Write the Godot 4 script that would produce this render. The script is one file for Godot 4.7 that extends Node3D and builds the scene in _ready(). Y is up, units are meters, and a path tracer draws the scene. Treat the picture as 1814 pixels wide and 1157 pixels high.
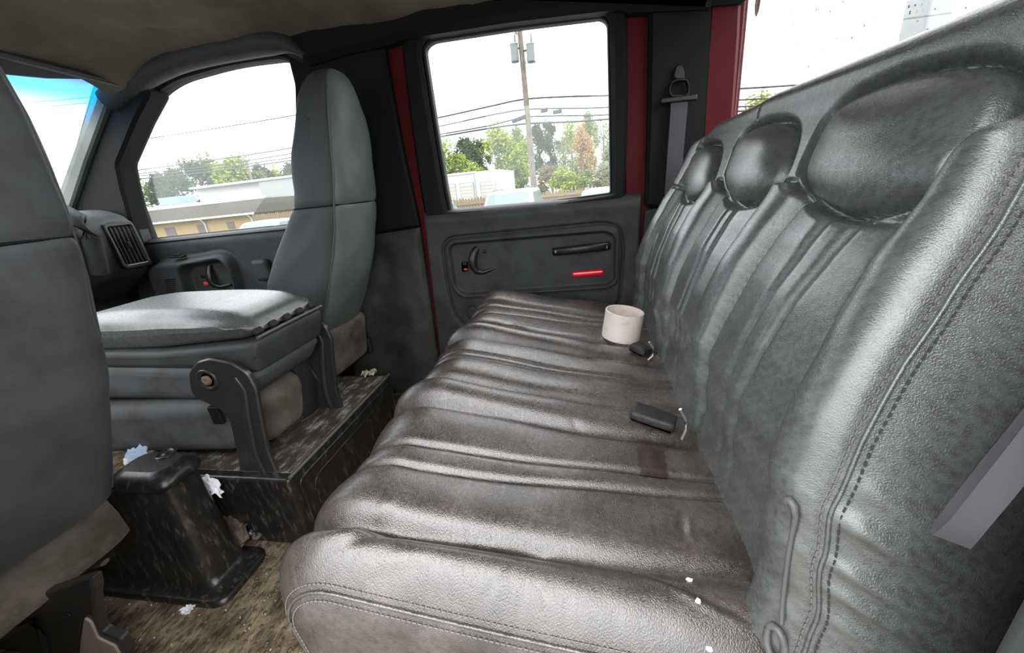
extends Node3D
# A work truck's crew cab: world y is up from the cab floor, x runs to the rear of the truck, -z across the cab to the far door.

const EYE := 1.0
const FL := 681.0
var cam_r: Vector3
var cam_d: Vector3
var cam_l: Vector3
var names := {}
var rng := RandomNumberGenerator.new()
var M := {}


class Geo:
	var v := PackedVector3Array()
	var n := PackedVector3Array()
	var c := PackedColorArray()
	var ix := PackedInt32Array()
	var tint := Color.WHITE

	func grid(p: PackedVector3Array, nu: int, nv: int, flip := false, close_u := false) -> void:
		# p is row by row (v outer, u inner); the normal is du x dv
		var base := v.size()
		var nn := PackedVector3Array()
		nn.resize(p.size())
		var s := -1.0 if flip else 1.0
		var qu := nu if close_u else nu - 1
		for j in nv - 1:
			for i in qu:
				var i2 := (i + 1) % nu
				var a := j * nu + i
				var b := j * nu + i2
				var d := a + nu
				var e := b + nu
				var f := (p[e] - p[a]).cross(p[d] - p[b]) * s
				nn[a] += f
				nn[b] += f
				nn[d] += f
				nn[e] += f
				if flip:
					ix.append_array(PackedInt32Array([base + a, base + b, base + e, base + a, base + e, base + d]))
				else:
					ix.append_array(PackedInt32Array([base + a, base + e, base + b, base + a, base + d, base + e]))
		for i in nn.size():
			nn[i] = nn[i].normalized()
		v.append_array(p)
		n.append_array(nn)
		for i in p.size():
			c.append(tint)

	func tri(a: Vector3, b: Vector3, d: Vector3, nm: Vector3) -> void:
		var base := v.size()
		v.append_array(PackedVector3Array([a, b, d]))
		n.append_array(PackedVector3Array([nm, nm, nm]))
		c.append_array(PackedColorArray([tint, tint, tint]))
		if (b - a).cross(d - a).dot(nm) > 0:
			ix.append_array(PackedInt32Array([base, base + 2, base + 1]))
		else:
			ix.append_array(PackedInt32Array([base, base + 1, base + 2]))

	func quad(a: Vector3, b: Vector3, d: Vector3, e: Vector3) -> void:
		# a,b,d,e run counter-clockwise seen from the front
		var nm := (b - a).cross(e - a)
		if nm.length() < 1e-12:
			nm = (d - b).cross(e - b)
		nm = nm.normalized()
		tri(a, b, d, nm)
		tri(a, d, e, nm)

	func rbox(at: Vector3, size: Vector3, r := 0.004, turn := Basis(), m := 1) -> void:
		var h := size / 2
		r = minf(r, minf(h.x, minf(h.y, h.z)) * 0.999)
		for ax in 3:
			for sg in [-1.0, 1.0]:
				var a1 := (ax + 1) % 3
				var a2 := (ax + 2) % 3
				var k := 2 * (m + 1)
				var base := v.size()
				for j in k:
					for i in k:
						var q := Vector3.ZERO
						q[a1] = _at(i, m, h[a1], r)
						q[a2] = _at(j, m, h[a2], r)
						q[ax] = sg * h[ax]
						var inner := q.clamp(-(h - Vector3.ONE * r), h - Vector3.ONE * r)
						var d := (q - inner).normalized()
						v.append(at + turn * (inner + d * r))
						n.append((turn * d).normalized())
						c.append(tint)
				for j in k - 1:
					for i in k - 1:
						var a := base + j * k + i
						if sg < 0:
							ix.append_array(PackedInt32Array([a, a + 1, a + k + 1, a, a + k + 1, a + k]))
						else:
							ix.append_array(PackedInt32Array([a, a + k + 1, a + 1, a, a + k, a + k + 1]))

	func _at(i: int, m: int, h: float, r: float) -> float:
		if m == 0:
			return -h if i == 0 else h
		if i <= m:
			return -(h - r) - r * (1.0 - float(i) / m)
		return (h - r) + r * (float(i - m - 1) / m)

	func tube(pts: PackedVector3Array, r, seg := 8, closed := false, flat := 1.0, ref := Vector3.UP) -> void:
		# r is a number or one number per point; flat squashes along the second axis
		var cnt := pts.size()
		var p := PackedVector3Array()
		var rows := cnt + 1 if closed else cnt
		for j in rows:
			var k := j % cnt
			var t: Vector3
			if closed:
				t = pts[(k + 1) % cnt] - pts[(k - 1 + cnt) % cnt]
			else:
				t = pts[mini(k + 1, cnt - 1)] - pts[maxi(k - 1, 0)]
			t = t.normalized()
			var a := t.cross(ref)
			if a.length() < 0.05:
				a = t.cross(Vector3(0.3, 0.1, 0.9))
			a = a.normalized()
			var b := a.cross(t).normalized()
			var rr: float = r[k] if r is Array or r is PackedFloat32Array else r
			for i in seg:
				var w := TAU * i / seg
				p.append(pts[k] + a * cos(w) * rr + b * sin(w) * rr * flat)
		grid(p, seg, rows, false, true)
		if not closed:
			for e in [0, cnt - 1]:
				var row := PackedVector3Array()
				for i in seg:
					row.append(p[e * seg + i])
				var nm := (pts[0] - pts[1]).normalized() if e == 0 else (pts[cnt - 1] - pts[cnt - 2]).normalized()
				for i in range(1, seg - 1):
					tri(row[0], row[i], row[i + 1], nm)

	func lathe(prof: PackedVector2Array, xf: Transform3D, seg := 24) -> void:
		# profile of (radius, height) turned round the y axis
		var p := PackedVector3Array()
		for q in prof:
			for i in seg:
				var w := TAU * i / seg
				p.append(xf * Vector3(q.x * cos(w), q.y, -q.x * sin(w)))
		grid(p, seg, prof.size(), false, true)

	func prism(poly: PackedVector2Array, xf: Transform3D, d: float, b := 0.002, back := true) -> void:
		# outline in local x, y; its front lies at local z = d and is bevelled by b
		if Geometry2D.is_polygon_clockwise(poly) == false:
			poly = poly.duplicate()
			poly.reverse()
		# is_polygon_clockwise works with y down; what it calls clockwise is counter-clockwise with y up
		var area := 0.0
		for i in poly.size():
			area += poly[i].cross(poly[(i + 1) % poly.size()])
		if area < 0:
			poly.reverse()
		var cnt := poly.size()
		var inn := PackedVector2Array()
		for i in cnt:
			var e1 := (poly[i] - poly[(i - 1 + cnt) % cnt]).normalized()
			var e2 := (poly[(i + 1) % cnt] - poly[i]).normalized()
			var m := (Vector2(-e1.y, e1.x) + Vector2(-e2.y, e2.x)) / 2
			m = m / maxf(m.length_squared(), 0.35)
			inn.append(poly[i] + m * b)
		for pass_ in (2 if back else 1):
			var z := d if pass_ == 0 else 0.0
			var src := inn if pass_ == 0 else poly
			var t := Geometry2D.triangulate_polygon(src)
			if t.is_empty():
				t = Geometry2D.triangulate_polygon(poly)
			for k in range(0, t.size(), 3):
				var nm := (xf.basis * Vector3(0, 0, 1 if pass_ == 0 else -1)).normalized()
				tri(xf * Vector3(src[t[k]].x, src[t[k]].y, z), xf * Vector3(src[t[k + 1]].x, src[t[k + 1]].y, z), xf * Vector3(src[t[k + 2]].x, src[t[k + 2]].y, z), nm)
		for i in cnt:
			var k := (i + 1) % cnt
			quad(xf * Vector3(poly[i].x, poly[i].y, d - b), xf * Vector3(poly[k].x, poly[k].y, d - b), xf * Vector3(inn[k].x, inn[k].y, d), xf * Vector3(inn[i].x, inn[i].y, d))
			quad(xf * Vector3(poly[i].x, poly[i].y, 0), xf * Vector3(poly[k].x, poly[k].y, 0), xf * Vector3(poly[k].x, poly[k].y, d - b), xf * Vector3(poly[i].x, poly[i].y, d - b))

	func ring(outer: PackedVector2Array, inner: PackedVector2Array, xf: Transform3D, d: float, b := 0.003) -> void:
		# a flat frame between two outlines of as many points, both counter-clockwise; front at local z = d
		var cnt := outer.size()
		for i in cnt:
			var k := (i + 1) % cnt
			var o1 := outer[i].lerp(inner[i], minf(0.4, b / maxf(outer[i].distance_to(inner[i]), 1e-4)))
			var o2 := outer[k].lerp(inner[k], minf(0.4, b / maxf(outer[k].distance_to(inner[k]), 1e-4)))
			var i1 := inner[i].lerp(outer[i], minf(0.4, b / maxf(outer[i].distance_to(inner[i]), 1e-4)))
			var i2 := inner[k].lerp(outer[k], minf(0.4, b / maxf(outer[k].distance_to(inner[k]), 1e-4)))
			var f := func(q: Vector2, z: float) -> Vector3: return xf * Vector3(q.x, q.y, z)
			quad(f.call(o1, d), f.call(o2, d), f.call(i2, d), f.call(i1, d))
			quad(f.call(outer[i], d - b), f.call(outer[k], d - b), f.call(o2, d), f.call(o1, d))
			quad(f.call(i1, d), f.call(i2, d), f.call(inner[k], d - b), f.call(inner[i], d - b))
			quad(f.call(inner[i], d - b), f.call(inner[k], d - b), f.call(inner[k], 0), f.call(inner[i], 0))
			quad(f.call(outer[k], d - b), f.call(outer[i], d - b), f.call(outer[i], 0), f.call(outer[k], 0))
			quad(f.call(outer[k], 0), f.call(outer[i], 0), f.call(inner[i], 0), f.call(inner[k], 0))

	func mesh(offset := Vector3.ZERO, colored := false) -> ArrayMesh:
		var vv := v
		if offset != Vector3.ZERO:
			vv = PackedVector3Array()
			vv.resize(v.size())
			for i in v.size():
				vv[i] = v[i] - offset
		var a := []
		a.resize(Mesh.ARRAY_MAX)
		a[Mesh.ARRAY_VERTEX] = vv
		a[Mesh.ARRAY_NORMAL] = n
		a[Mesh.ARRAY_INDEX] = ix
		if colored:
			a[Mesh.ARRAY_COLOR] = c
		var m := ArrayMesh.new()
		m.add_surface_from_arrays(Mesh.PRIMITIVE_TRIANGLES, a)
		return m


# ---------------------------------------------------------------- naming and parenting
func numbered(called: String) -> String:
	if not names.has(called):
		names[called] = 0
		return called
	names[called] += 1
	return "%s_%03d" % [called, names[called]]


func tag(o: Node, label := "", category := "", group := "", kind := "") -> void:
	for k in [["label", label], ["category", category], ["group", group], ["kind", kind]]:
		if k[1] != "":
			o.set_meta(k[0], k[1])


func thing(called: String, label: String, category: String, at: Vector3, group := "") -> Node3D:
	var o := Node3D.new()
	o.name = numbered(called)
	add_child(o)
	o.position = at
	tag(o, label, category, group)
	return o


func base_of(p: Node) -> Vector3:
	var at := Vector3.ZERO
	while p != self and p != null:
		at += (p as Node3D).position
		p = p.get_parent()
	return at


func obj(called: String, g: Geo, m: Material, parent: Node = null, label := "", kind := "", colored := false) -> MeshInstance3D:
	# geometry is given in world coordinates and shifted to its parent's base
	var o := MeshInstance3D.new()
	if parent == null:
		o.name = numbered(called)
		o.mesh = g.mesh(Vector3.ZERO, colored)
		add_child(o)
	else:
		o.name = called
		o.mesh = g.mesh(base_of(parent), colored)
		parent.add_child(o, true)
	o.material_override = m
	tag(o, label, "", "", kind)
	return o


func struct(called: String, g: Geo, m: Material, label: String, category := "") -> MeshInstance3D:
	var o := obj(called, g, m)
	tag(o, label, category, "", "structure")
	return o


func one(called: String, g: Geo, m: Material, label: String, category: String, group := "", colored := false) -> MeshInstance3D:
	var o := obj(called, g, m, null, "", "", colored)
	tag(o, label, category, group)
	return o


# ---------------------------------------------------------------- measured rays onto real planes of the cab
func ray(u: float, v: float) -> Vector3:
	var p := Vector3(u - 907.0, v - 578.5, FL)
	return Vector3(p.dot(cam_r), -p.dot(cam_d), -p.dot(cam_l))


func wz(u: float, v: float, z: float) -> Vector3:
	var r := ray(u, v)
	return r * (z / r.z) + Vector3(0, EYE, 0)


func wx(u: float, v: float, x: float) -> Vector3:
	var r := ray(u, v)
	return r * (x / r.x) + Vector3(0, EYE, 0)


func wy(u: float, v: float, y: float) -> Vector3:
	var r := ray(u, v)
	return r * ((y - EYE) / r.y) + Vector3(0, EYE, 0)


func zpoly(uv: Array, z: float) -> PackedVector2Array:
	# an outline on the wall at z, as (x, y)
	var out := PackedVector2Array()
	for k in range(0, uv.size(), 2):
		var p := wz(uv[k], uv[k + 1], z)
		out.append(Vector2(p.x, p.y))
	return out


func rounded(poly: PackedVector2Array, r: float, k := 5, sharp := []) -> PackedVector2Array:
	var out := PackedVector2Array()
	var cnt := poly.size()
	for i in cnt:
		var a := poly[(i - 1 + cnt) % cnt]
		var b := poly[i]
		var d := poly[(i + 1) % cnt]
		var l := minf(0.008 if i in sharp else r, minf(a.distance_to(b), b.distance_to(d)) * 0.48)
		var p := b + (a - b).normalized() * l
		var q := b + (d - b).normalized() * l
		for j in k + 1:
			var t := float(j) / k
			out.append(p.lerp(b, t).lerp(b.lerp(q, t), t))
	return out


func ccw(poly: PackedVector2Array) -> PackedVector2Array:
	var area := 0.0
	for i in poly.size():
		area += poly[i].cross(poly[(i + 1) % poly.size()])
	if area < 0:
		poly.reverse()
	return poly


func sdf(poly: PackedVector2Array, p: Vector2) -> float:
	# signed distance to an outline, negative inside
	var best := 1e9
	var inside := false
	var cnt := poly.size()
	var j := cnt - 1
	for i in cnt:
		var a := poly[j]
		var b := poly[i]
		var e := b - a
		var w := p - a
		var t := clampf(w.dot(e) / maxf(e.length_squared(), 1e-12), 0, 1)
		best = minf(best, (w - e * t).length_squared())
		if (a.y > p.y) != (b.y > p.y) and p.x < (b.x - a.x) * (p.y - a.y) / (b.y - a.y) + a.x:
			inside = not inside
		j = i
	return -sqrt(best) if inside else sqrt(best)


func at_z(z: float) -> Transform3D:
	return Transform3D(Basis(), Vector3(0, 0, z))


func lut(t: Array, x: float) -> float:
	# table of [x0, y0, x1, y1, ...] with x rising
	if x <= t[0]:
		return t[1]
	for k in range(2, t.size(), 2):
		if x <= t[k]:
			var f: float = (x - t[k - 2]) / (t[k] - t[k - 2])
			f = f * f * (3 - 2 * f) * 0.5 + f * 0.5
			return lerpf(t[k - 1], t[k + 1], f)
	return t[t.size() - 1]


func gauss(d: float, w: float) -> float:
	var q := d / w
	return exp(-q * q) if absf(q) < 3.5 else 0.0


func step3(a: float, b: float, x: float) -> float:
	return smoothstep(a, b, x)


func hpanel(g: Geo, q: PackedVector2Array, z: float, nu: int, nv: int, h: Callable, er := 0.02, deep := 0.06, top_r := 0.0) -> void:
	# a moulded panel on a wall: four corners (bottom left, bottom right, top right, top left), relief h(x, y), edges rolled back by er
	var p := PackedVector3Array()
	for j in nv:
		var tv := float(j) / (nv - 1)
		for i in nu:
			var tu := float(i) / (nu - 1)
			# crowd the samples at the rim
			var su := tu
			var sv := tv
			var xy := q[0].lerp(q[1], su).lerp(q[3].lerp(q[2], su), sv)
			var wide := q[0].lerp(q[3], sv).distance_to(q[1].lerp(q[2], sv))
			var tall := q[0].lerp(q[1], su).distance_to(q[3].lerp(q[2], su))
			var e := minf(minf(su, 1 - su) * wide, sv * tall)
			var back := 0.0
			if e < er:
				back = er - sqrt(maxf(0, er * er - (er - e) * (er - e)))
			var et := (1 - sv) * tall
			var tr := top_r if top_r > 0 else er
			if et < tr:
				back = maxf(back, tr - sqrt(maxf(0, tr * tr - (tr - et) * (tr - et))))
			p.append(Vector3(xy.x, xy.y, z - back + h.call(xy.x, xy.y)))
	g.grid(p, nu, nv)
	# skirts to the wall behind
	for side in 4:
		var row := PackedVector3Array()
		var cnt := nu if side < 2 else nv
		for layer in 2:
			for i in cnt:
				var k := 0
				match side:
					0: k = i
					1: k = (nv - 1) * nu + (cnt - 1 - i)
					2: k = (cnt - 1 - i) * nu
					3: k = i * nu + nu - 1
				var s := p[k]
				if layer == 0:
					s.z = z - deep
				row.append(s)
		g.grid(row, cnt, 2)


# ---------------------------------------------------------------- materials
func noise_tex(kind: int, freq: float, size: int, sd: int, opts := {}) -> NoiseTexture2D:
	var f := FastNoiseLite.new()
	f.noise_type = kind
	f.frequency = freq
	f.seed = sd
	for k in opts:
		if k in ["fractal_type", "fractal_octaves", "fractal_gain", "fractal_lacunarity", "cellular_return_type", "cellular_jitter", "cellular_distance_function", "domain_warp_enabled", "domain_warp_amplitude", "domain_warp_frequency"]:
			f.set(k, opts[k])
	var t := NoiseTexture2D.new()
	t.width = size
	t.height = size
	t.seamless = true
	t.seamless_blend_skirt = 0.15
	t.noise = f
	t.normalize = true
	if opts.has("bump"):
		t.as_normal_map = true
		t.bump_strength = opts.bump
	if opts.has("ramp"):
		var gr := Gradient.new()
		gr.offsets = PackedFloat32Array(opts.ramp[0])
		gr.colors = PackedColorArray(opts.ramp[1])
		t.color_ramp = gr
	return t


func mat(called: String, col: Color, rough: float, o := {}) -> StandardMaterial3D:
	var m := StandardMaterial3D.new()
	m.resource_name = called
	m.albedo_color = col
	m.roughness = rough
	m.metallic = o.get("metal", 0.0)
	m.metallic_specular = o.get("spec", 0.5)
	var tri: bool = false
	for k in ["normal", "height", "albedo", "rough_tex"]:
		if o.has(k):
			tri = true
	if tri:
		m.uv1_triplanar = true
		m.uv1_world_triplanar = true
		var s: float = o.get("scale", 8.0)
		m.uv1_scale = Vector3(s, s, s) if not o.has("scale3") else o.scale3
		m.uv1_triplanar_sharpness = 4.0
	if o.has("albedo"):
		m.albedo_texture = o.albedo
	if o.has("rough_tex"):
		m.roughness_texture = o.rough_tex
		m.roughness_texture_channel = BaseMaterial3D.TEXTURE_CHANNEL_RED
	if o.has("normal"):
		m.normal_enabled = true
		m.normal_texture = o.normal
		m.normal_scale = o.get("bend", 1.0)
	if o.has("height"):
		m.heightmap_enabled = true
		m.heightmap_texture = o.height
		m.heightmap_scale = o.get("relief", 0.1)
	if o.has("detail"):
		m.detail_enabled = true
		m.detail_albedo = o.detail
		m.detail_blend_mode = BaseMaterial3D.BLEND_MODE_MUL
		m.detail_uv_layer = BaseMaterial3D.DETAIL_UV_2
		m.uv2_triplanar = true
		m.uv2_world_triplanar = true
		var s2: float = o.get("detail_scale", 1.5)
		m.uv2_scale = Vector3(s2, s2, s2)
	if o.has("coat"):
		m.clearcoat_enabled = true
		m.clearcoat = o.coat
		m.clearcoat_roughness = o.get("coat_rough", 0.3)
	if o.has("sheen"):
		m.rim_enabled = true
		m.rim = o.sheen
		m.rim_tint = 0.3
	return m


func make_materials() -> void:
	var simplex := FastNoiseLite.TYPE_SIMPLEX_SMOOTH
	var cell := FastNoiseLite.TYPE_CELLULAR
	var grain := noise_tex(simplex, 0.026, 512, 3, {"fractal_type": FastNoiseLite.FRACTAL_RIDGED, "fractal_octaves": 3, "fractal_gain": 0.45, "bump": 3.0})
	var pebble := noise_tex(cell, 0.06, 512, 5, {"cellular_return_type": FastNoiseLite.RETURN_DISTANCE, "fractal_type": FastNoiseLite.FRACTAL_NONE, "bump": 4.0})
	var weave := noise_tex(simplex, 0.12, 512, 9, {"fractal_octaves": 3, "bump": 6.0})
	var wear := noise_tex(simplex, 0.006, 512, 11, {"fractal_octaves": 5, "fractal_gain": 0.6, "ramp": [[0.0, 0.35, 0.6, 1.0], [Color(0.74, 0.72, 0.70), Color(0.88, 0.87, 0.86), Color(0.97, 0.97, 0.97), Color(1, 1, 1)]]})
	var dust := noise_tex(simplex, 0.007, 512, 17, {"fractal_octaves": 6, "fractal_gain": 0.62, "ramp": [[0.0, 0.4, 0.55, 0.7, 1.0], [Color(0.5, 0.47, 0.45), Color(0.72, 0.7, 0.68), Color(0.82, 0.81, 0.8), Color(0.93, 0.92, 0.9), Color(1, 1, 1)]]})
	var gloss := noise_tex(simplex, 0.008, 512, 21, {"fractal_octaves": 5, "fractal_gain": 0.6, "ramp": [[0.0, 0.5, 1.0], [Color(0.72, 0.72, 0.72), Color(0.86, 0.86, 0.86), Color(1, 1, 1)]]})
	M.leather = mat("charcoal vinyl", Color8(88, 91, 90), 0.33, {"normal": grain, "bend": 1.4, "scale": 23.0, "albedo": wear, "rough_tex": gloss, "spec": 0.95, "coat": 0.35, "coat_rough": 0.3})
	M.cushion = mat("worn brown grey vinyl", Color8(86, 79, 76), 0.33, {"coat": 0.4, "coat_rough": 0.28, "normal": grain, "bend": 1.6, "scale": 17.0, "albedo": wear, "detail": dust, "detail_scale": 1.7, "rough_tex": gloss, "spec": 0.95})
	M.seat_back = mat("dull grey vinyl", Color8(82, 84, 86), 0.6, {"normal": pebble, "bend": 0.25, "scale": 14.0, "detail": wear, "detail_scale": 2.2, "spec": 0.4})
	M.seat_flank = mat("dark grey vinyl flank", Color8(68, 70, 71), 0.58, {"normal": pebble, "bend": 0.25, "scale": 14.0, "spec": 0.4})
	M.seat_green = mat("sun faded vinyl", Color8(108, 116, 113), 0.5, {"normal": pebble, "bend": 0.25, "scale": 14.0, "detail": wear, "detail_scale": 0.7, "spec": 0.45})
	M.piping = mat("vinyl piping", Color8(86, 84, 83), 0.45, {"spec": 0.5})
	M.thread = mat("grey thread", Color8(104, 99, 97), 0.7)
	M.thread_dark = mat("dark thread", Color8(44, 44, 44), 0.7)
	M.trim = mat("dark grey moulded plastic", Color8(62, 64, 65), 0.55, {"normal": pebble, "bend": 0.3, "scale": 16.0, "detail": wear, "detail_scale": 2.0, "spec": 0.4})
	M.trim_dark = mat("black moulded plastic", Color8(22, 23, 23), 0.62, {"normal": pebble, "bend": 0.3, "scale": 16.0, "spec": 0.28})
	M.trim_dirty = mat("dirty dark plastic", Color8(76, 77, 75), 0.62, {"normal": pebble, "bend": 0.3, "scale": 14.0, "detail": dust, "detail_scale": 0.7, "spec": 0.4})
	M.black = mat("glossy black plastic", Color8(26, 26, 26), 0.35)
	M.rubber = mat("black rubber", Color8(22, 22, 22), 0.75)
	M.red = mat("dark red paint", Color8(82, 7, 15), 0.55, {"spec": 0.3})
	M.reflector = mat("red reflector lens", Color8(238, 10, 38), 0.12, {"coat": 1.0, "coat_rough": 0.05, "spec": 0.5})
	M.orange_red = mat("red lock mark", Color8(205, 70, 58), 0.5)
	M.pvc = mat("dirty white pvc", Color8(236, 226, 218), 0.5, {"scale": 2.5, "albedo": noise_tex(simplex, 0.012, 512, 31, {"fractal_octaves": 5, "ramp": [[0.0, 0.14, 0.3, 1.0], [Color(0.62, 0.50, 0.42), Color(0.88, 0.82, 0.79), Color(0.97, 0.95, 0.94), Color(1, 1, 1)]]})})
	M.headliner = mat("olive brown headliner cloth", Color8(106, 101, 89), 0.95, {"normal": weave, "bend": 0.2, "scale": 9.0, "detail": wear, "detail_scale": 0.9, "spec": 0.2, "sheen": 0.3})
	M.foam = mat("tan foam", Color8(190, 176, 158), 0.95, {"normal": weave, "bend": 0.8, "scale": 9.0})
	M.carpet = mat("grey brown carpet", Color8(128, 120, 112), 0.98, {"normal": weave, "bend": 0.7, "scale": 7.0, "detail": dust, "detail_scale": 1.4, "spec": 0.15, "sheen": 0.25})
	M.floor = mat("dirty rubber floor", Color8(170, 160, 143), 0.8, {"normal": weave, "bend": 0.5, "scale": 2.0, "scale3": Vector3(4.2, 2, 1.5), "albedo": noise_tex(simplex, 0.014, 1024, 41, {"fractal_octaves": 6, "fractal_gain": 0.66, "ramp": [[0.0, 0.3, 0.42, 0.56, 1.0], [Color(0.45, 0.41, 0.38), Color(0.66, 0.62, 0.57), Color(0.82, 0.78, 0.72), Color(0.9, 0.86, 0.8), Color(1, 0.96, 0.9)]]}), "detail": dust, "detail_scale": 2.0, "spec": 0.3})
	M.nub = mat("dark floor nub", Color8(82, 72, 60), 0.7)
	M.riser = mat("scuffed black plastic", Color8(92, 88, 84), 0.36, {"scale": 3.0, "scale3": Vector3(5, 1.4, 5), "albedo": noise_tex(simplex, 0.016, 512, 51, {"fractal_octaves": 6, "fractal_gain": 0.62, "ramp": [[0.0, 0.5, 0.66, 0.78, 1.0], [Color(0.36, 0.36, 0.36), Color(0.42, 0.42, 0.42), Color(0.5, 0.5, 0.5), Color(0.75, 0.75, 0.75), Color(1, 1, 1)]]}), "rough_tex": gloss})
	M.riser_top = mat("muddy black plastic top", Color8(158, 155, 148), 0.6, {"scale": 2.6, "scale3": Vector3(3.0, 3, 1.6), "normal": weave, "bend": 0.4, "albedo": noise_tex(simplex, 0.006, 1024, 57, {"fractal_octaves": 7, "fractal_gain": 0.66, "ramp": [[0.0, 0.35, 0.5, 0.6, 0.72, 1.0], [Color(0.34, 0.33, 0.31), Color(0.38, 0.36, 0.33), Color(0.46, 0.43, 0.39), Color(0.58, 0.56, 0.53), Color(0.78, 0.78, 0.77), Color(1, 1, 1)]]})})
	M.bracket = mat("black painted steel", Color8(42, 41, 41), 0.38, {"spec": 0.6})
	M.foot = mat("pale corroded paint", Color8(150, 138, 122), 0.8)
	M.rust = mat("rusty steel", Color8(122, 100, 88), 0.75, { "normal": weave, "bend": 0.6, "scale": 20.0})
	M.steel = mat("bare steel", Color8(170, 168, 164), 0.35, {"metal": 0.8})
	M.belt = mat("grey woven webbing", Color8(74, 72, 77), 0.75, {"normal": weave, "bend": 0.6, "scale": 34.0, "sheen": 0.3})
	M.buckle = mat("scuffed buckle plastic", Color8(48, 46, 46), 0.5, {"normal": weave, "bend": 0.4, "scale": 12.0, "albedo": dust})
	M.tape = mat("worn brown tape residue", Color8(70, 58, 54), 0.5, {"normal": grain, "bend": 0.8, "scale": 13.0, "detail": dust, "detail_scale": 6.0})
	M.paper = mat("white paper", Color8(236, 234, 240), 0.9)
	M.paper_blue = mat("pale blue paper", Color8(168, 186, 214), 0.9)
	M.rag = mat("dirty grey rag", Color8(120, 108, 98), 0.95, {"normal": weave, "bend": 0.8, "scale": 8.0, "albedo": dust})
	M.glass = glass("window glass", 0.04)
	M.glass_dirty = glass("smudged window glass", 0.05)


func glass(called: String, a: float) -> StandardMaterial3D:
	var m := mat(called, Color(0.9, 0.95, 0.93, a), 0.02)
	m.transparency = BaseMaterial3D.TRANSPARENCY_ALPHA
	m.cull_mode = BaseMaterial3D.CULL_DISABLED
	return m


func _ready() -> void:
	rng.seed = 7
	# the lens: 681 pixels of focal length on a frame of 1814 x 1157
	cam_l = Vector3(119.0, -265.5, FL).normalized()
	var hz := Vector3(1, -0.105, 0).normalized()
	cam_d = cam_l.cross(hz).normalized()
	if cam_d.y < 0:
		cam_d = -cam_d
	cam_r = cam_d.cross(cam_l).normalized()
	var cam := Camera3D.new()
	cam.name = "camera"
	cam.keep_aspect = Camera3D.KEEP_HEIGHT
	cam.fov = rad_to_deg(2.0 * atan(578.5 / FL))
	cam.near = 0.01
	cam.far = 500.0
	cam.transform = Transform3D(Basis(Vector3(cam_r.x, -cam_d.x, -cam_l.x), Vector3(-cam_r.y, cam_d.y, cam_l.y), Vector3(-cam_r.z, cam_d.z, cam_l.z)), Vector3(0, EYE, 0))
	add_child(cam)
	cam.current = true
	# an overcast sky, brighter overhead
	var sky := Sky.new()
	var sm := ProceduralSkyMaterial.new()
	sm.sky_top_color = Color(1.0, 1.0, 1.0)
	sm.sky_horizon_color = Color(0.455, 0.475, 0.49)
	sm.sky_curve = 0.80
	sm.sky_energy_multiplier = 1.0
	sm.ground_bottom_color = Color(0.30, 0.295, 0.28)
	sm.ground_horizon_color = Color(0.36, 0.355, 0.34)
	sm.ground_curve = 0.05
	sky.sky_material = sm
	var env := Environment.new()
	env.background_mode = Environment.BG_SKY
	env.sky = sky
	env.background_energy_multiplier = 5.4
	env.tonemap_mode = Environment.TONE_MAPPER_LINEAR
	env.tonemap_exposure = 2.1
	env.sdfgi_enabled = true
	env.ssao_enabled = true
	env.ssil_enabled = true
	var we := WorldEnvironment.new()
	we.name = "world_environment"
	we.environment = env
	add_child(we)
	make_materials()
	build_shell()
	build_doors()
	build_bench()
	build_front_seats()
	build_center()
	build_small()
	build_outside()


# ---------------------------------------------------------------- the rear bench
const TA := 0.435
const CU := 0.158

# cushion channels: [distance across at the front, at the rear, half width, depth]
var CH := [
	[0.385, 0.412, 0.020, 0.021], [0.507, 0.555, 0.0080, 0.0095], [0.567, 0.596, 0.0080, 0.0095],
	[0.712, 0.690, 0.020, 0.021], [0.823, 0.800, 0.018, 0.020], [0.938, 0.921, 0.006, 0.008], [0.978, 0.946, 0.006, 0.008],
	[1.104, 1.043, 0.018, 0.019], [1.195, 1.165, 0.018, 0.018], [1.322, 1.332, 0.006, 0.008], [1.385, 1.371, 0.006, 0.008], [1.445, 1.452, 0.018, 0.016],
]
var creases := []


func cush_base(w: float) -> Array:
	# the cushion's profile from under the backrest forward, over the front roll and down: [point (x, y), outward normal]
	var th := 0.157
	var l1 := 0.638
	if w < l1:
		var x := 0.30 - w * cos(th)
		var y := 0.47 - (x - 0.2275) * CU - 0.008 * sin(PI * clampf(w / l1, 0, 1))
		return [Vector2(x, y), Vector2(sin(th), cos(th))]
	var r := 0.112
	var p0 := Vector2(0.30 - l1 * cos(th), 0.47 - (0.30 - l1 * cos(th) - 0.2275) * CU)
	var cen := p0 - Vector2(sin(th), cos(th)) * r
	var a := (w - l1) / r
	var full := deg_to_rad(106)
	var nrm := Vector2(sin(th - minf(a, full)), cos(th - minf(a, full)))
	var q := cen + nrm * r
	if a > full:
		q += Vector2(nrm.y, -nrm.x) * -(a - full) * r
	return [q, nrm]


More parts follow.
